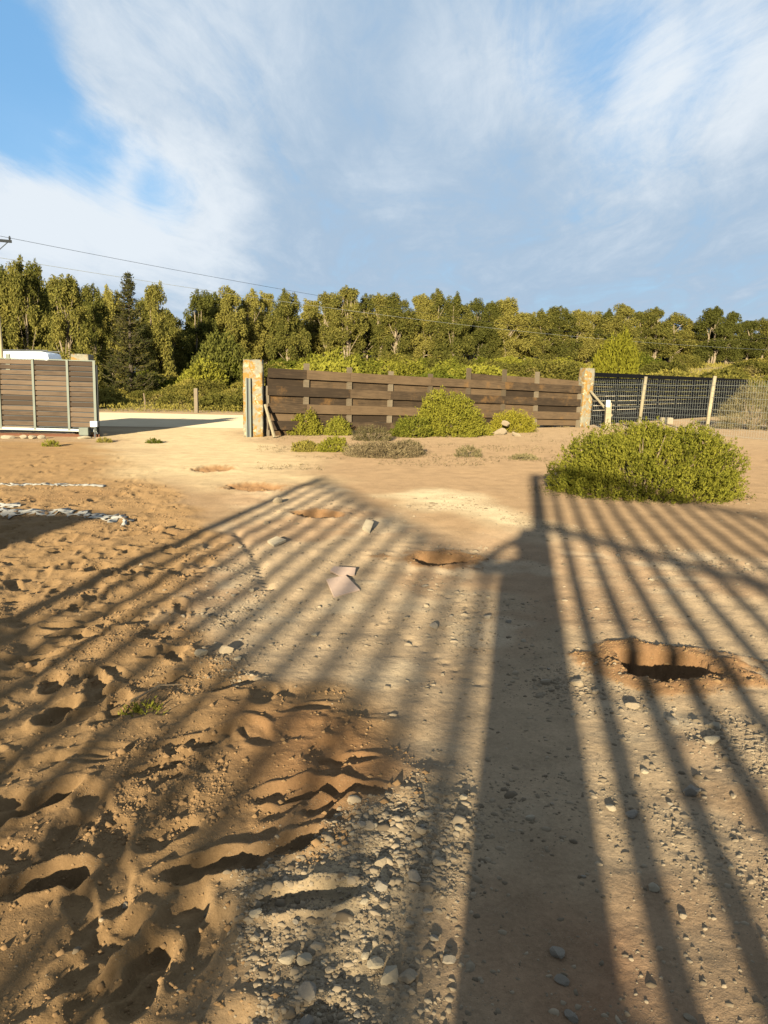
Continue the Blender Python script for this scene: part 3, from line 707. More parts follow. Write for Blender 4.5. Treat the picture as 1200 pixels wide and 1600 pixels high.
# ------------------------------------------------------------------ right: dark slat fence and mesh fence
bf0 = G(925, 664); bf1 = np.array([21.8, 48.0, 0]); bd = (bf1 - bf0)[:2]; bd /= np.linalg.norm(bd)
slat = empty('dark_slat_fence', (bf0[0], bf0[1], 0), math.atan2(bd[1], bd[0]))
nb = 9
for b in range(nb):
    MB().box(-.05, .05, .02, .1, 0, 2.22).build('post', M['black'], slat).location = (b * 2.4, 0, 0)
    for k in range(11):
        MB().box(0, 2.38, -.02, .012, k * .2 + .02, k * .2 + .2).build('slat', M['black'], slat).location = (b * 2.4, random.uniform(-.006, .006), 0)
tag(slat, 'black slatted fence running back behind the wire mesh fence', 'fence')
m0 = PR + np.array([.25, .02]); m1 = G(1103, 681)[:2]; m2 = m1 + (G(1200, 689)[:2] - m1) * 2.2
mesh_f = empty('wire_mesh_fence', (0, 0, 0))
def mesh_panel(a, b, h):
    L = np.linalg.norm(b - a); d = (b - a) / L; mb = MB()
    for u in np.arange(0, L, .095):
        P_ = a + d * u; z = hz(*P_); mb.tube([(P_[0], P_[1], z + .01), (P_[0] + .03, P_[1], z + h)], .0023, 4, False)
    for k, z in enumerate(np.arange(.08, h, .205)):
        za, zb = hz(*a), hz(*b); n = 8
        mb.tube([(a[0] + d[0]*L*q, a[1] + d[1]*L*q - .004, za + (zb-za)*q + z - .03 * math.sin(math.pi*q)) for q in np.linspace(0, 1, n)], .003 if k % 2 else .005, 4, False)
    return mb.build('wire_mesh', M['wire'], mesh_f)
mm = (m0 + m1) / 2; u1000 = None
A = np.array([[(m1-m0)[0], -ray(1000, 640)[0]], [(m1-m0)[1], -ray(1000, 640)[1]]]); tt = np.linalg.solve(A, -m0)[0]; mm = m0 + (m1 - m0) * tt
for a, b in ((m0, mm), (mm, m1), (m1, m2)): mesh_panel(a, b, 1.88)
for P_, h in ((mm, 2.0), (m1, 2.02), (m2, 2.2)):
    MB().tube([(P_[0] - .02, P_[1] - .03, -.05), (P_[0] + .06, P_[1] - .03, h * .55), (P_[0] + .13, P_[1] - .03, h)], [.07, .066, .06], 9).build('post', M['pale_wood'], mesh_f, True)
tag(mesh_f, 'galvanised wire mesh fence on round wooden posts, right of the pillar', 'fence')
q = G(948, 672); st = empty('stub_post', (q[0], q[1], 0)); MB().box(-.10, .10, -.1, .1, -.05, 1.02, .01).build('post', M['pale_wood'], st); rbox('cap_block', .14, .1, .26, M['white'], .02, st).location = (-.05, -.13, .86)
tag(st, 'short pale wooden stub post with a white block, behind the big bush', 'post')
pp = empty('timber_strut', (PR[0] + .1, PR[1] - .1, 0)); MB().tube([(.1, 0, 1.42), (st.location.x - PR[0] + .02, st.location.y - PR[1] + .02, .55)], .05, 7).build('beam', M['pale_wood'], pp)
tag(pp, 'pale diagonal strut from the right pillar down to the stub post', 'timber')
q = G(1082, 668); o = rbox('white_block', .5, .3, .28, M['stone_pale'], .03); o.location = (q[0], q[1] + 3.0, hz(q[0], q[1] + 3)); tag(o, 'pale concrete block on the ground behind the wire mesh', 'block')

# ------------------------------------------------------------------ van behind the gate
def van():
    vy = 39.6; xr = at(90, 560, vy)[0]; v = empty('white_van', (xr - 2.6, vy, hz(xr, vy))); top = at(40, 550, vy)[2]
    prof = [(-2.6, .45), (-2.62, 1.0), (-2.45, 1.25), (-1.75, 1.85), (-1.45, top - .12), (-1.1, top - .02), (2.2, top), (2.42, top - .08), (2.5, top - .35), (2.6, 1.2), (2.6, .45)]
    bm = bmesh.new(); n = len(prof); L = []
    for y in (-.95, .95): L.append([bm.verts.new((x, y * (1 - .10 * max(0, (z - 1.2) / 1.3)), z)) for x, z in prof])
    bm.faces.new(L[0]); bm.faces.new(list(reversed(L[1])))
    for i in range(n): bm.faces.new((L[0][(i+1) % n], L[0][i], L[1][i], L[1][(i+1) % n]))
    bmesh.ops.recalc_face_normals(bm, faces=bm.faces[:]); bmesh.ops.bevel(bm, geom=bm.edges[:], offset=.06, segments=3, affect='EDGES', profile=.5)
    me = bpy.data.meshes.new('body'); bm.to_mesh(me); bm.free(); me.materials.append(M['van']); me.polygons.foreach_set('use_smooth', [True]*len(me.polygons))
    link(bpy.data.objects.new('body', me), v)
    for x0, x1 in ((-1.3, -.5), (-.35, .75), (.95, 2.05)):
        for y in (-.94, .94): MB().box(x0, x1, y - .02, y + .02, 1.15, 1.75).build('window', M['glass'], v)
    for x in (-1.7, 1.65):
        for y in (-.9, .9):
            w = MB().tube([(0, -.11, 0), (0, .11, 0)], .34, 20).build('wheel', M['rubber'], v, False); w.location = (x, y, .34)
            MB().tube([(0, -.12, 0), (0, .12, 0)], .2, 14).build('rim', M['wire'], w)
    rk = MB()
    for y in (-.75, .75): rk.box(-1.0, 2.45, y - .03, y + .03, top + .03, top + .085)
    for x in (-.9, .1, 1.1, 2.1): rk.box(x - .03, x + .03, -.75, .75, top + .0, top + .029)
    rk.build('roof_rack', M['dark_steel'], v)
    for y in (-.7, .7): MB().box(-2.66, -2.6, y - .15, y + .15, .8, 1.0).build('headlight', M['glass'], v)
    tag(v, 'white high-roofed van with a dark roof rack parked beyond the plank gate', 'van')
van()

# ------------------------------------------------------------------ utility pole and wires
PA = at(3, 600, 34); PB = np.array([60.0, 115.0])
up = empty('utility_pole', (PA[0], PA[1], 0)); MB().tube([(0.05, 0, -.2), (0, 0, 4), (-.12, 0, 7.75)], [.15, .125, .09], 10).build('pole', M['pale_wood'], up, True)
MB().box(-.75, .75, -.05, .05, 7.35, 7.46).build('crossarm', M['dark_steel'], up).rotation_euler = (0, 0, .5)
MB().tube([(-.1, 0, 6.7), (.55, .3, 7.4)], .02, 5).build('brace', M['dark_steel'], up)
for x in (-.6, .2, .6): MB().tube([(x, .5*x, 7.46), (x, .5*x, 7.52), (x, .5*x, 7.62)], [.03, .05, .03], 8).build('insulator', M['dark_steel'], up)
tag(up, 'pale leaning utility pole with crossarm at the left edge', 'utility pole')
up2 = empty('utility_pole', (PB[0], PB[1], hz(*PB))); MB().tube([(0, 0, -.2), (0, 0, 9)], [.16, .1], 8).build('pole', M['pale_wood'], up2, True); MB().box(-.75, .75, -.05, .05, 7.9, 8.0).build('crossarm', M['fence_post'], up2)
tag(up2, 'far utility pole on the slope at the right, carrying the same wires', 'utility pole')
def wire(pts, name, label, rad, mat):
    t = np.array([p_[0] for p_ in pts]); z = np.array([p_[1] for p_ in pts]); co = np.polyfit(t, z, min(3, len(pts)-1)); ts = np.linspace(0, 1, 60)
    P_ = [(PA[0] + (PB[0]-PA[0])*q, PA[1] + (PB[1]-PA[1])*q, float(np.polyval(co, q))) for q in ts]
    return tag(MB().tube(P_, rad, 5).build(name, mat), label, 'wire')
wire([(0, 7.62), (.055, 7.3), (.125, 6.9), (.17, 6.75), (.55, 6.5), (1, 9.5)], 'overhead_wire', 'upper dark overhead wire running from the leaning pole', .009, M['dark_steel'])
wire([(0, 6.75), (.121, 6.2), (.244, 5.95), (.4, 6.0), (.93, 6.9), (1, 7.2)], 'overhead_wire', 'lower pale overhead wire crossing in front of the trees', .010, M['wire'])

# posts in the scrub past the road
q = at(307, 642, 40); MB_ = MB().box(-.09, .09, -.09, .09, -.1, 1.25, .01); o = MB_.build('scrub_post', M['fence_post']); o.location = (q[0], q[1], hz(q[0], q[1])); tag(o, 'grey wooden post at the far edge of the dirt road', 'post')
q = at(226, 640, 41); o = MB().tube([(0, 0, -.1), (.03, 0, .5), (-.02, 0, .95)], [.05, .045, .04], 6).build('stake', M['twig']); o.location = (q[0], q[1], hz(q[0], q[1])); tag(o, 'thin leaning stake in the scrub left of the grey post', 'post')

# ------------------------------------------------------------------ near shrubs
def own_shrub(name, px, py, wpx, toppy, label, seed, nsprig, nleaf, L, W, mat, up=.8, ratio=.8, spr=.09, lumps=10, stem=True, lamp=1.0):
    """py = foot of the shrub as seen; real size from its distance"""
    g = G(px, py); Yf = g[1]; rx = wpx / FPX * Yf * .5; ry = rx * ratio; Yc = Yf + ry * .85
    c = at(px, py, Yc); h = at(px, toppy, Yc)[2]
    e = empty(name, (c[0], Yc, hz(c[0], Yc) - .02))
    link(bpy.data.objects.new('foliage', bush_mesh('foliage', seed, rx, ry, h * .93, nsprig, nleaf, L, W, mat, up, lumps, spr, lamp)), e)
    if stem: link(bpy.data.objects.new('stem', stems_mesh(seed + 1, rx, ry, h, 16)), e)
    return tag(e, label, 'shrub')
own_shrub('saltbush', 1000, 784, 318, 648, 'big rounded yellow-green bush on bare soil in front of the mesh fence', 301, 9500, 9, .042, .016, M['salt'], 1.1, .80, .075, 26, True, .35)
own_shrub('saltbush', 470, 681, 66, 641, 'round yellow-green bush at the left end of the board fence', 302, 900, 8, .09, .03, M['salt'], 1.0, .8, .16)
own_shrub('saltbush', 527, 681, 40, 656, 'small grey-green bush just right of the round one by the fence', 303, 420, 8, .08, .03, M['green_scrub'], .8, .8, .14)
own_shrub('saltbush', 700, 683, 104, 630, 'large two-toned bush in front of the middle of the board fence', 304, 2400, 8, .09, .032, M['salt'], .7, .8, .16, 16)
own_shrub('saltbush', 640, 684, 62, 655, 'low pale bush against the left side of the large fence bush', 305, 600, 8, .08, .03, M['green_scrub'], .7, .8, .14)
own_shrub('saltbush', 800, 676, 72, 643, 'feathery pale green bush by the rubble stones', 306, 750, 8, .10, .022, M['bright'], 1.0, .8, .2)
own_shrub('saltbush', 752, 681, 34, 662, 'small green bush right of the large fence bush', 307, 260, 8, .08, .028, M['salt'], .8, .8, .12)
own_shrub('low_shrub', 478, 706, 40, 687, 'low brownish plant nearest the driveway below the round bush', 308, 330, 8, .06, .02, M['scrub'], .6, .8, .08)
own_shrub('low_shrub', 522, 707, 54, 686, 'low fresh green plant in front of the small grey-green bush', 309, 480, 8, .06, .022, M['salt'], .6, .8, .08)
own_shrub('dry_shrub', 600, 716, 112, 690, 'wide straw-coloured dry plant in front of the board fence', 310, 800, 9, .10, .010, M['dry'], .5, .7, .12)
own_shrub('dry_shrub', 640, 712, 44, 688, 'brown dry clump with green tips at the end of the straw plant', 311, 420, 8, .07, .014, M['bramble'], .6, .7, .1)
own_shrub('dry_shrub', 582, 690, 60, 668, 'rusty brown dry plant against the foot of the fence', 312, 420, 8, .09, .012, M['bramble'], .8, .7, .12)
own_shrub('dry_tuft', 732, 716, 42, 697, 'small dry brown tuft on bare soil below the rubble stones', 313, 160, 8, .07, .010, M['bramble'], .8, .7, .08, 6, False)
own_shrub('dry_tuft', 818, 720, 50, 709, 'flat dry tuft on bare soil left of the big bush', 314, 150, 8, .07, .010, M['bramble'], .4, .7, .06, 6, False)
own_shrub('dry_tuft', 868, 668, 40, 652, 'grey dry grass at the foot of the right pillar', 315, 200, 8, .12, .010, M['dry'], 1.0, .7, .12, 6, False)
own_shrub('grass_tuft', 240, 692, 26, 684, 'small green weed on the ground left of the driveway', 316, 80, 7, .08, .014, M['green_scrub'], .7, .7, .06, 5, False)
own_shrub('grass_tuft', 80, 697, 30, 686, 'thin green weed on the soil in front of the plank gate', 317, 90, 7, .08, .012, M['green_scrub'], .8, .7, .06, 5, False)
own_shrub('grass_tuft', 163, 691, 26, 683, 'dull weed beside the end of the plank gate', 318, 80, 7, .08, .012, M['scrub'], .7, .7, .06, 5, False)
own_shrub('grass_tuft', 228, 1114, 74, 1088, 'small green weed growing in the churned sand', 319, 50, 7, .024, .007, M['green_scrub'], .5, .6, .04, 5, False)
own_shrub('bramble', 1172, 672, 110, 594, 'tangled dry bramble behind the wire mesh at the right edge', 320, 1500, 8, .13, .016, M['bramble'], .5, .5, .25, 14)
own_shrub('side_shrub', 1290, 742, 120, 690, 'dense shrub just past the right edge throwing a shadow on the soil', 321, 700, 8, .06, .02, M['salt'], .8, .8, .12)
# sparse dry weeds on bare soil near the fence
r = np.random.default_rng(71); n = 5200
pxs = r.uniform(400, 900, n); pys = 672 + 62 * r.random(n)**1.6; P_ = np.array([G(a, b) for a, b in zip(pxs, pys)])
k_ = fbm(P_[:, 0], P_[:, 1], .9, 3, 80) > .05; P_ = P_[k_]; n = len(P_)
V = leaves(np.stack([P_[:, 0], P_[:, 1], Hz(P_[:, 0], P_[:, 1]) + .02], -1), r.normal(size=(n, 3)) * .8 + np.array([0, 0, .7]), r.uniform(.05, .13, n), r.uniform(.006, .014, n), r)
tag(link(bpy.data.objects.new('dry_weeds', np_mesh('dry_weeds', V, quads(n), M['dry']))), 'sparse dry grass stalks on the soil before the board fence', 'dry grass', kind='stuff')

# fallen leaves and twigs round the foot of the big bush and along the fence bushes
r = np.random.default_rng(73); lit = []
for (px, py, wpx, cnt_, rr0) in ((998, 784, 318, 2600, 1.0), (700, 683, 118, 700, 1.0), (470, 681, 66, 400, 1.1)):
    g = G(px, py); rx = wpx / FPX * g[1] * .5; ry = rx * .8; cyy = g[1] + ry * .85; cxx = at(px, py, cyy)[0]
    a = r.random(cnt_) * 6.283; q = rr0 * (.82 + np.abs(r.normal(size=cnt_)) * .16); lit.append(np.stack([cxx + rx * q * np.cos(a), cyy + ry * q * np.sin(a)], -1))
lit = np.concatenate(lit); n = len(lit)
dd = r.normal(size=(n, 3)); dd[:, 2] *= .25
V = leaves(np.stack([lit[:, 0], lit[:, 1], Hz(lit[:, 0], lit[:, 1]) + .008], -1), dd, r.uniform(.02, .07, n), r.uniform(.005, .014, n), r)
tag(link(bpy.data.objects.new('leaf_litter', np_mesh('leaf_litter', V, quads(n), M['bramble']))), 'dry leaf litter on the soil round the bushes', 'leaf litter', kind='stuff')

# ------------------------------------------------------------------ rubble and litter on the ground
for i, (px, py, w, h, lab) in enumerate(((762, 679, .34, .24, 'left pale stone of the rubble heap by the feathery bush'), (783, 679, .55, .34, 'biggest pale stone in the middle of the rubble heap'), (793, 668, .36, .22, 'pale stone lying on top of the rubble heap'), (806, 681, .45, .18, 'flat pale stone at the right of the rubble heap'))):
    g = G(px, py) if i != 2 else G(791, 678)
    o = stone_flat('rubble_stone', g[0], g[1] + (.2 if i == 2 else 0), w, w * .7, h, M['stone'], lab, 'stone', 'rubble heap', .4 * i, seed=10 + i)
    if i == 2: o.location.z += .28; o.rotation_euler = (.2, .35, .5)
    if i == 3: o.rotation_euler = (0, .4, .2)
def slab(name, corners, th, mat, label, cat, tilt=0.0, lift=0.0):
    P_ = [G(*c) for c in corners]; c0 = sum(P_) / len(P_); z = hz(c0[0], c0[1]) + lift
    mb = MB(); n = len(P_)
    for zz_ in (0, th):
        for p_ in P_: mb.v.append((p_[0]-c0[0], p_[1]-c0[1], zz_ + tilt * (p_[1]-c0[1]) + random.uniform(-.003, .003)))
    mb.f.append(tuple(reversed(range(n)))); mb.f.append(tuple(range(n, 2*n)))
    for i in range(n): mb.f.append((i, (i+1) % n, n+(i+1) % n, n+i))
    bm = bmesh.new(); me = mb.mesh(name, mat); bm.from_mesh(me); bmesh.ops.recalc_face_normals(bm, faces=bm.faces[:]); bm.to_mesh(me); bm.free()
    o = link(bpy.data.objects.new(name, me)); o.location = (c0[0], c0[1], z); return tag(o, label, cat)
slab('broken_tile', [(510, 908), (540, 902), (562, 922), (522, 932)], .012, M['tile'], 'larger pinkish broken tile lying on the lane', 'tile', .03, .008)
slab('broken_tile', [(516, 893), (522, 888), (556, 890), (554, 899), (530, 899)], .012, M['tile'], 'smaller broken tile just behind the larger one', 'tile', .05, .012)
slab('flat_shard', [(418, 849), (432, 844), (447, 848), (428, 855)], .02, M['stone_pale'], 'pale flat shard on the lane left of the broken tiles', 'shard', .06, .01)
slab('flat_shard', [(566, 828), (572, 822), (584, 824), (578, 832)], .03, M['stone_pale'], 'small pale shard beyond the broken tiles', 'shard', .2, .03)
g = G(433, 786); stone_flat('clod', g[0], g[1], .16, .12, .10, M['stone'], 'brown clod of earth at the top edge of the lane', 'stone', None, .3, seed=4)
# torn white sheeting half buried in the sand
def sheeting(pts, w, label, seed):
    rr = np.random.default_rng(seed); P_ = [G(*p_) for p_ in pts]; V = []; Fq = []; pos = []
    for a, b in zip(P_[:-1], P_[1:]):
        nst = max(2, int(np.hypot(*(b-a)[:2]) / .04))
        pos += [a + (b - a) * k / nst for k in range(nst)]
    pos.append(P_[-1]); m_ = 5
    for i, p_ in enumerate(pos):
        ww = w * (0.35 + 1.0 * abs(math.sin(i * .37 + seed)) * rr.uniform(.5, 1.2)); off = rr.normal() * .02
        for k in range(m_):
            y = p_[1] + off + ww * (k / (m_-1) - .5) * 2; x = p_[0] + rr.normal() * .01
            V.append((x, y, hz(x, y) + .006 + .014 * (rr.random()**2) + .006 * math.sin(k * 2.1 + i * .9)))
    for i in range(len(pos)-1):
        for k in range(m_-1):
            if rr.random() < .80: Fq.append((i*m_+k, (i+1)*m_+k, (i+1)*m_+k+1, i*m_+k+1))
    me = np_mesh('plastic_sheet', np.array(V), np.array(Fq), M['lime'], True); o = link(bpy.data.objects.new('plastic_sheet', me))
    so = o.modifiers.new('solid', 'SOLIDIFY'); so.thickness = .004
    return tag(o, label, 'sheet')
sheeting([(-60, 758), (60, 756), (165, 759)], .12, 'straight white strip of sheeting on the sand before the plank gate', 1)
sheeting([(-60, 806), (40, 802), (110, 800), (140, 806), (205, 816)], .24, 'crumpled torn white sheeting half buried in the shaded sand', 2)
sheeting([(-40, 788), (30, 792)], .13, 'small white scrap of sheeting at the left edge', 3)
o = MB().tube([G(205, 1105) + np.array([0, 0, .03]), G(250, 1085) + np.array([0, 0, .05]), G(285, 1075) + np.array([0, 0, .02])], [.006, .005, .002], 5).build('dry_twig', M['twig']); tag(o, 'thin dry twig beside the weed in the sand', 'twig')

# stones: the ones that stand out
named = [(610, 1527, .085, 'stone_pale', 'largest pale cobble at the bottom edge of the gravel heap'), (637, 1529, .062, 'stone', 'round tan cobble touching the largest pale one'), (587, 1513, .055, 'stone_pale', 'pale cobble left of the largest one'),
         (400, 1432, .045, 'stone_pale', 'pale stone alone on the sand left of the gravel heap'), (423, 1352, .05, 'stone_pale', 'pale stone at the rim of the sand hollow'), (829, 1278, .045, 'stone_pale', 'round whitish pebble inside the person shadow'),
         (871, 1491, .055, 'stone_grey', 'grey cobble low in the dark shadow'), (880, 1530, .05, 'stone_grey', 'grey pebble just below the grey cobble'), (892, 1585, .05, 'stone_grey', 'grey stone at the bottom of the shadow'),
         (353, 1016, .12, 'stone', 'long smooth tan cobble at the edge of the churned sand'), (315, 1023, .09, 'stone_pale', 'pale lump beside the long smooth cobble'), (1112, 1159, .085, 'stone_pale', 'flat pale stone below the dug hole on the right'),
         (1118, 1138, .07, 'stone_pale', 'pale stone behind the flat one below the dug hole'), (853, 1063, .08, 'stone', 'oblong stone in shade left of the dug hole'), (902, 1065, .09, 'stone', 'grey-tan stone at the left rim of the dug mound'),
         (988, 1103, .08, 'stone', 'smooth stone below the dug mound'), (1050, 1126, .08, 'stone_grey', 'broad grey stone below the dug hole'), (1080, 1237, .08, 'stone_grey', 'greenish grey stone on the right of the lane'),
         (954, 1262, .05, 'stone_pale', 'pale pebble in a strip of sun right of the big shadow'), (987, 1272, .06, 'stone_grey', 'grey pebble between two bar shadows'), (1022, 1388, .045, 'stone_pale', 'pale pebble low on the right'),
         (450, 1500, .06, 'stone_pale', 'whitish stone at the left foot of the gravel heap'), (476, 1505, .06, 'stone_pale', 'second whitish stone at the left foot of the gravel heap'), (484, 1558, .07, 'stone_grey', 'bluish grey stone near the bottom edge'),
         (596, 1357, .07, 'stone', 'long flat stone in the middle of the gravel heap'), (595, 1398, .06, 'stone_grey', 'wedge shaped grey stone in the gravel heap'), (640, 1447, .03, 'stone', 'small tan pebble in the gravel heap')]
for i, (px, py, w, mt, lab) in enumerate(named):
    g = G(px, py); stone_flat('stone', g[0], g[1], w, w * random.uniform(.65, .95), w * random.uniform(.45, .65), M[mt], lab, 'stone', None, random.uniform(0, 3), seed=i % 8)
def gravel_weight(x, y):
    w = .09 * mask_at(m_lane, x, y) + .95 * mask_at(m_heap, x, y) + .5 * mask_at(m_pale, x, y) + .012
    cl = np.clip(fbm(x, y, 1.5, 3, 90) * 3.0, 0, 1)
    w = w * (.25 + 1.6 * cl)
    for (pa, pb, wd, am) in (((860, 822), (1260, 900), .28, .8), ((880, 1075), (1230, 1180), .28, .45), ((940, 1230), (1250, 1400), .28, .45), ((780, 960), (900, 1060), .4, .35), ((390, 860), (300, 1060), .25, .6), ((340, 1030), (380, 1060), .12, 1.0), ((430, 1480), (500, 1600), .12, 1.0), ((520, 800), (740, 868), .3, .3), ((700, 1240), (560, 1400), .2, .8)):
        a = G(*pa)[:2]; b = G(*pb)[:2]; d = b - a; t = np.clip(((x-a[0])*d[0]+(y-a[1])*d[1])/(d@d), 0, 1)
        w = w + am * np.exp(-((x-a[0]-t*d[0])**2+(y-a[1]-t*d[1])**2)/wd**2) * (.3 + cl)
    return w * (1 - .85 * mask_at(np.maximum(dig_col, m_dig), x, y)) * (1 - .93 * mask_at(m_sand, x, y) * (mask_at(m_heap, x, y) < .3))
def sample(n, ymax, seed, pw=1.0):
    rr = np.random.default_rng(seed); xs_, ys_ = [], []
    while sum(map(len, xs_)) < n:
        yy_ = 1.35 * (ymax / 1.35) ** (rr.random(60000)**pw); xx_ = (rr.random(60000) - .5) * (1.3 + 1.22 * yy_)
        kp = rr.random(60000) < gravel_weight(xx_, yy_) * .6; xs_.append(xx_[kp]); ys_.append(yy_[kp])
    return np.concatenate(xs_)[:n], np.concatenate(ys_)[:n], rr
xs_, ys_, rr = sample(210, 7.5, 5, 1.3)
for i in range(210):
    w = .018 * math.exp(rr.normal() * .35) * (1 + .12 * ys_[i])
    mt = M[('stone', 'stone_grey', 'stone_pale')[rr.integers(3)]]
    stone_flat('stone', xs_[i], ys_[i], w * rr.uniform(.9, 1.4), w, w * rr.uniform(.5, .8), mt, 'loose stone scattered over the gravelly lane', 'stone', 'loose stones on the lane', rr.uniform(0, 3.1), seed=int(rr.integers(8)))
phi = (1 + 5**.5) / 2
ICO = unit(np.array([(-1, phi, 0), (1, phi, 0), (-1, -phi, 0), (1, -phi, 0), (0, -1, phi), (0, 1, phi), (0, -1, -phi), (0, 1, -phi), (phi, 0, -1), (phi, 0, 1), (-phi, 0, -1), (-phi, 0, 1)]))
ICF = np.array([(0,11,5),(0,5,1),(0,1,7),(0,7,10),(0,10,11),(1,5,9),(5,11,4),(11,10,2),(10,7,6),(7,1,8),(3,9,4),(3,4,2),(3,2,6),(3,6,8),(3,8,9),(4,9,5),(2,4,11),(6,2,10),(8,6,7),(9,8,1)])
OCT = np.array([(1,0,0),(-1,0,0),(0,1,0),(0,-1,0),(0,0,1),(0,0,-1)], float); OCF = np.array([(0,2,4),(2,1,4),(1,3,4),(3,0,4),(2,0,5),(1,2,5),(3,1,5),(0,3,5)])
def mat_gravel(name):
    m, t, b = newmat(name); ri = N(t, 'ShaderNodeNewGeometry')
    c = mixc(t, ri.outputs['Random Per Island'], (0.105, 0.076, 0.048, 1), (0.25, 0.19, 0.125, 1))
    t.links.new(c, b.inputs['Base Color']); b.inputs['Roughness'].default_value = .9; b.inputs['Specular IOR Level'].default_value = .1; b.inputs['Diffuse Roughness'].default_value = .8
    return m
M['gravel'] = mat_gravel('mixed_gravel')
def pebbles(n, ymax, seed, size, spread, grow, B, BF, name, label, pw):
    x, y, r_ = sample(n, ymax, seed, pw); w = size * np.exp(r_.normal(size=n) * spread) * (1 + grow * y)
    a = r_.random(n) * 6.283; ca_, sa = np.cos(a)[:, None], np.sin(a)[:, None]
    P0 = B[None] * (1 + r_.normal(size=(n, len(B), 1)) * .16); sc_ = np.stack([r_.uniform(.8, 1.35, n), r_.uniform(.6, 1, n), r_.uniform(.4, .75, n)], -1)
    P0 = P0 * sc_[:, None, :] * w[:, None, None] * .5
    V = np.stack([P0[..., 0]*ca_ - P0[..., 1]*sa + x[:, None], P0[..., 0]*sa + P0[..., 1]*ca_ + y[:, None], P0[..., 2] + (Hz(x, y) - w * .06)[:, None]], -1)
    F_ = (BF[None] + (np.arange(n) * len(B))[:, None, None]).reshape(-1, 3)
    tag(link(bpy.data.objects.new(name, np_mesh(name, V.reshape(-1, 3), F_, M['gravel']))), label, 'gravel', kind='stuff')
pebbles(13000, 11, 21, .0108, .46, .12, ICO, ICF, 'gravel', 'loose gravel strewn over the lane and its edges', 1.25)
pebbles(42000, 12, 22, .0048, .35, .16, OCT, OCF, 'grit', 'fine grit covering the compacted lane', 1.2)

# crumbs of sand and soil in the trodden part
M['crumb'] = mat_simple('sand_crumb', (0.185, 0.110, 0.052), 0.9, 0, 0.3, 20, 0, 0.1)
def crumbs(n):
    r_ = np.random.default_rng(61); y = 1.35 * (12 / 1.35) ** (r_.random(n * 9)**1.15); x = (r_.random(n * 9) - .55) * (1.3 + 1.22 * y)
    kp = ((mask_at(m_sand, x, y) > .6) | (mask_at(np.maximum(dig_col, m_dig), x, y) > .25)) & (r_.random(n * 9) < .5 * mask_at(dig_col, x, y) + .12 + 1.2 * np.clip(fbm(x, y, 2.4, 3, 95) * 2, 0, 1)); x = x[kp][:n]; y = y[kp][:n]; n = len(x)
    w = .0062 * np.exp(r_.normal(size=n) * .55) * (1 + .12 * y)
    P0 = OCT[None] * (1 + r_.normal(size=(n, 6, 1)) * .25) * w[:, None, None] * .5; P0[..., 2] *= .7
    V = P0 + np.stack([x, y, Hz(x, y)], -1)[:, None, :]
    F_ = (OCF[None] + (np.arange(n) * 6)[:, None, None]).reshape(-1, 3)
    tag(link(bpy.data.objects.new('sand_crumbs', np_mesh('sand_crumbs', V.reshape(-1, 3), F_, M['crumb']))), 'small crumbs of sand strewn over the trodden sand', 'sand crumbs', kind='stuff')
crumbs(26000)

# ------------------------------------------------------------------ behind the camera: the open barred gate, wall and photographer whose shadows fall into view
def caster(px, py, h):                # where an upright of height h stands whose tip shades this spot
    g = G(px, py); return g[:2] - SH * h * COT
def leaf(name, tip0, tip1, h, nbars, wbar, rails, kick, label, post_w=.12, step=None):
    a = caster(*tip0, h); b = caster(*tip1, h) if tip1 else a + np.array([1.35, -2.69]) * 2.3
    d = b - a; L = np.linalg.norm(d); e = empty(name, (a[0], a[1], hz(*a)), math.atan2(d[1], d[0]))
    MB().box(-post_w/2, post_w/2, -post_w/2, post_w/2, -.1, h).build('post', M['iron'], e)
    MB().box(L - .05, L + .05, -.05, .05, .05, h - .02).build('stile', M['iron'], e)
    for k in range(1, nbars):
        w = wbar
        MB().box(-w/2, w/2, -.02, .02, .1, h - .05).build('bar', M['iron'], e).location = (L * k / nbars, 0, 0)
    for z in rails: MB().box(0.03, L - .03, .025, .065, z - .05, z + .05).build('rail', M['iron'], e)
    if kick: MB().box(.05, L - .05, -.055, -.025, .03, kick).build('kick_shade_panel', M['iron'], e)
    tag(e, label, 'gate'); return a, b
a1, b1 = leaf('barred_gate', (503, 746), (765, 882), 3.0, 12, .14, (2.92,), 1.42, 'left open leaf of tall barred gate, its bar shadows crossing the churned sand')  # unseen solid panel raised this high to add shade on the lower-left sand
a2, b2 = leaf('barred_gate', (836, 741), None, 3.0, 17, .11, (2.94, 1.93), .58, 'right open leaf of tall barred gate, its shadows falling under the big bush', .14)
wa = caster(190, 800, 2.1); wb_ = wa + np.array([-3.2, -.2])
w_ = empty('garden_wall', (wa[0], wa[1], 0), math.atan2(wb_[1]-wa[1], wb_[0]-wa[0])); MB().box(0, 3.2, -.1, .1, -.2, 1.98, .01).build('masonry', M['plaster'], w_); MB().box(-.03, 3.23, -.14, .14, 1.981, 2.06, .01).build('coping', M['stone_pale'], w_)
tag(w_, 'plastered garden wall behind the camera shading the sand at the left edge', 'wall')

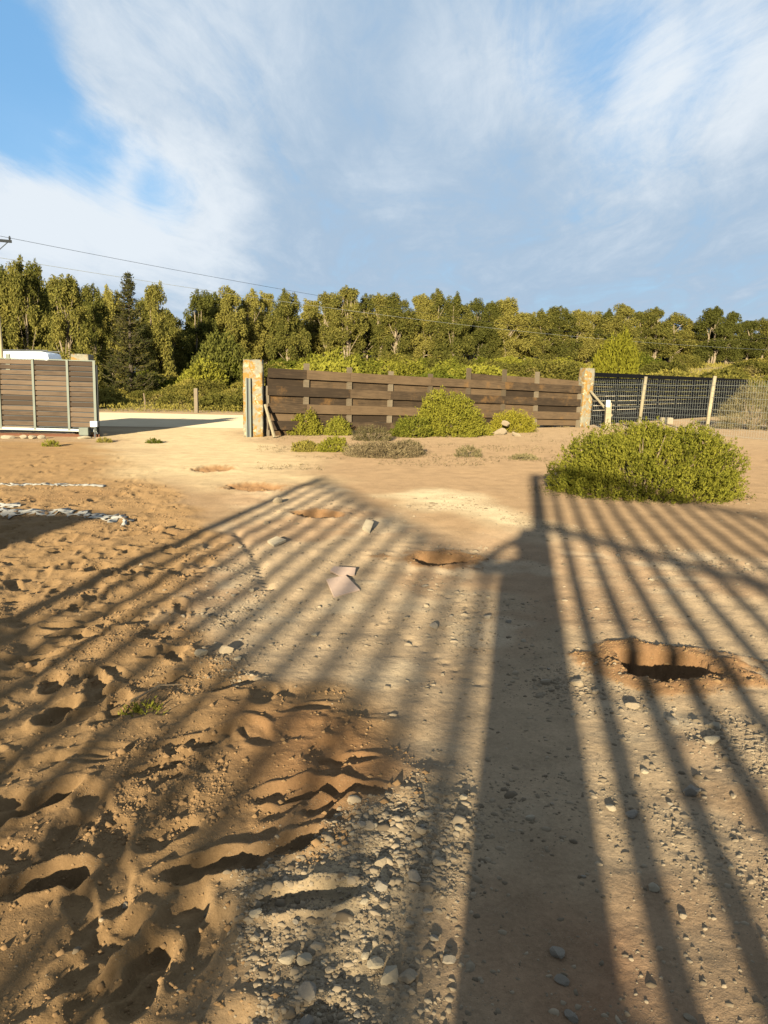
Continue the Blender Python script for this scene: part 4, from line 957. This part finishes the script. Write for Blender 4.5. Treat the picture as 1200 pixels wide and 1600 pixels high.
def person():
    pts = {}; edges = []; rad = []
    V = []
    def v(p_, r_, frm=None):
        V.append(p_); rad.append(r_)
        if frm is not None: edges.append((frm, len(V)-1))
        return len(V)-1
    px_, py_ = -.035, -.42; zg = hz(px_, py_)
    pel = v((px_, py_, .95), (.20, .13)); wai = v((px_, py_, 1.12), (.20, .13), pel); chs = v((px_, py_, 1.32), (.23, .13), wai); nb_ = v((px_ + .01, py_, 1.455), (.10, .08), chs)
    nk = v((px_ + .02, py_ + .02, 1.52), (.058, .06), nb_); h1 = v((px_ + .045, py_ + .035, 1.61), (.085, .092), nk); h2 = v((px_ + .045, py_ + .03, 1.70), (.082, .088), h1); v((px_ + .045, py_ + .025, 1.76), (.045, .055), h2)
    for sg in (-1, 1):
        hip = v((px_ + sg * .075, py_, .88), (.12, .115), pel); kn = v((px_ + sg * .078, py_ + .02, .48), (.105, .09), hip); an = v((px_ + sg * .075, py_ - .01, .10 + zg), (.095, .07), kn); v((px_ + sg * .125, py_ + .15, .045 + zg), (.045, .04), an)
    shl = v((px_ - .19, py_, 1.425), (.075, .075), nb_); el = v((px_ - .43, py_ + .10, 1.39), (.055, .055), shl); wr = v((px_ - .06, py_ + .30, 1.60), (.036, .036), el)
    shr = v((px_ + .20, py_, 1.425), (.075, .075), nb_); er = v((px_ + .25, py_ + .10, 1.24), (.055, .055), shr); wr2 = v((px_ + .07, py_ + .31, 1.53), (.036, .036), er)
    for wst, base_, sg in ((wr, Vector((px_ - .06, py_ + .30, 1.60)), 1), (wr2, Vector((px_ + .07, py_ + .31, 1.53)), -1)):
        pm = base_ + Vector((sg * .055, .035, .02)); pi = v(tuple(pm), (.034, .022), wst)
        for q in range(4):
            f0 = pm + Vector((sg * .03, .02, .03 - .02 * q)); f1 = f0 + Vector((sg * (.032 - .004 * abs(q-1)), .02, 0)); f2 = f1 + Vector((sg * .012, -.018, 0))
            i0 = v(tuple(f0), (.0095, .0095), pi); i1 = v(tuple(f1), (.0085, .0085), i0); v(tuple(f2), (.0075, .0075), i1)
        t0 = v(tuple(pm + Vector((0, -.012, .04))), (.011, .011), pi); v(tuple(pm + Vector((sg * .03, -.02, .06))), (.009, .009), t0)
    me = bpy.data.meshes.new('person'); me.from_pydata(V, edges, []); me.update(); me.materials.append(M['cloth'])
    o = link(bpy.data.objects.new('person', me)); sk = o.modifiers.new('skin', 'SKIN'); sk.use_smooth_shade = True
    for i, r_ in enumerate(rad): me.skin_vertices[0].data[i].radius = r_
    me.skin_vertices[0].data[0].use_root = True
    su = o.modifiers.new('sub', 'SUBSURF'); su.levels = 2; su.render_levels = 2
    tag(o, 'person in dark clothes holding up a phone, known by the shadow on the lane', 'person')
    cap = rbox('hair', .17, .2, .09, M['dark_steel'], .035, o); cap.location = (px_ + .045, py_ + .015, 1.71)
    ph_ = empty('phone', (-.0, -.03, 1.6)); rbox('case', .078, .009, .16, M['rubber'], .004, ph_).location = (.0, 0, -.13); rbox('lens', .02, .006, .02, M['glass'], .002, ph_).location = (.0, .008, .0)
    tag(ph_, 'dark phone held upright in the raised hands', 'phone')
person()
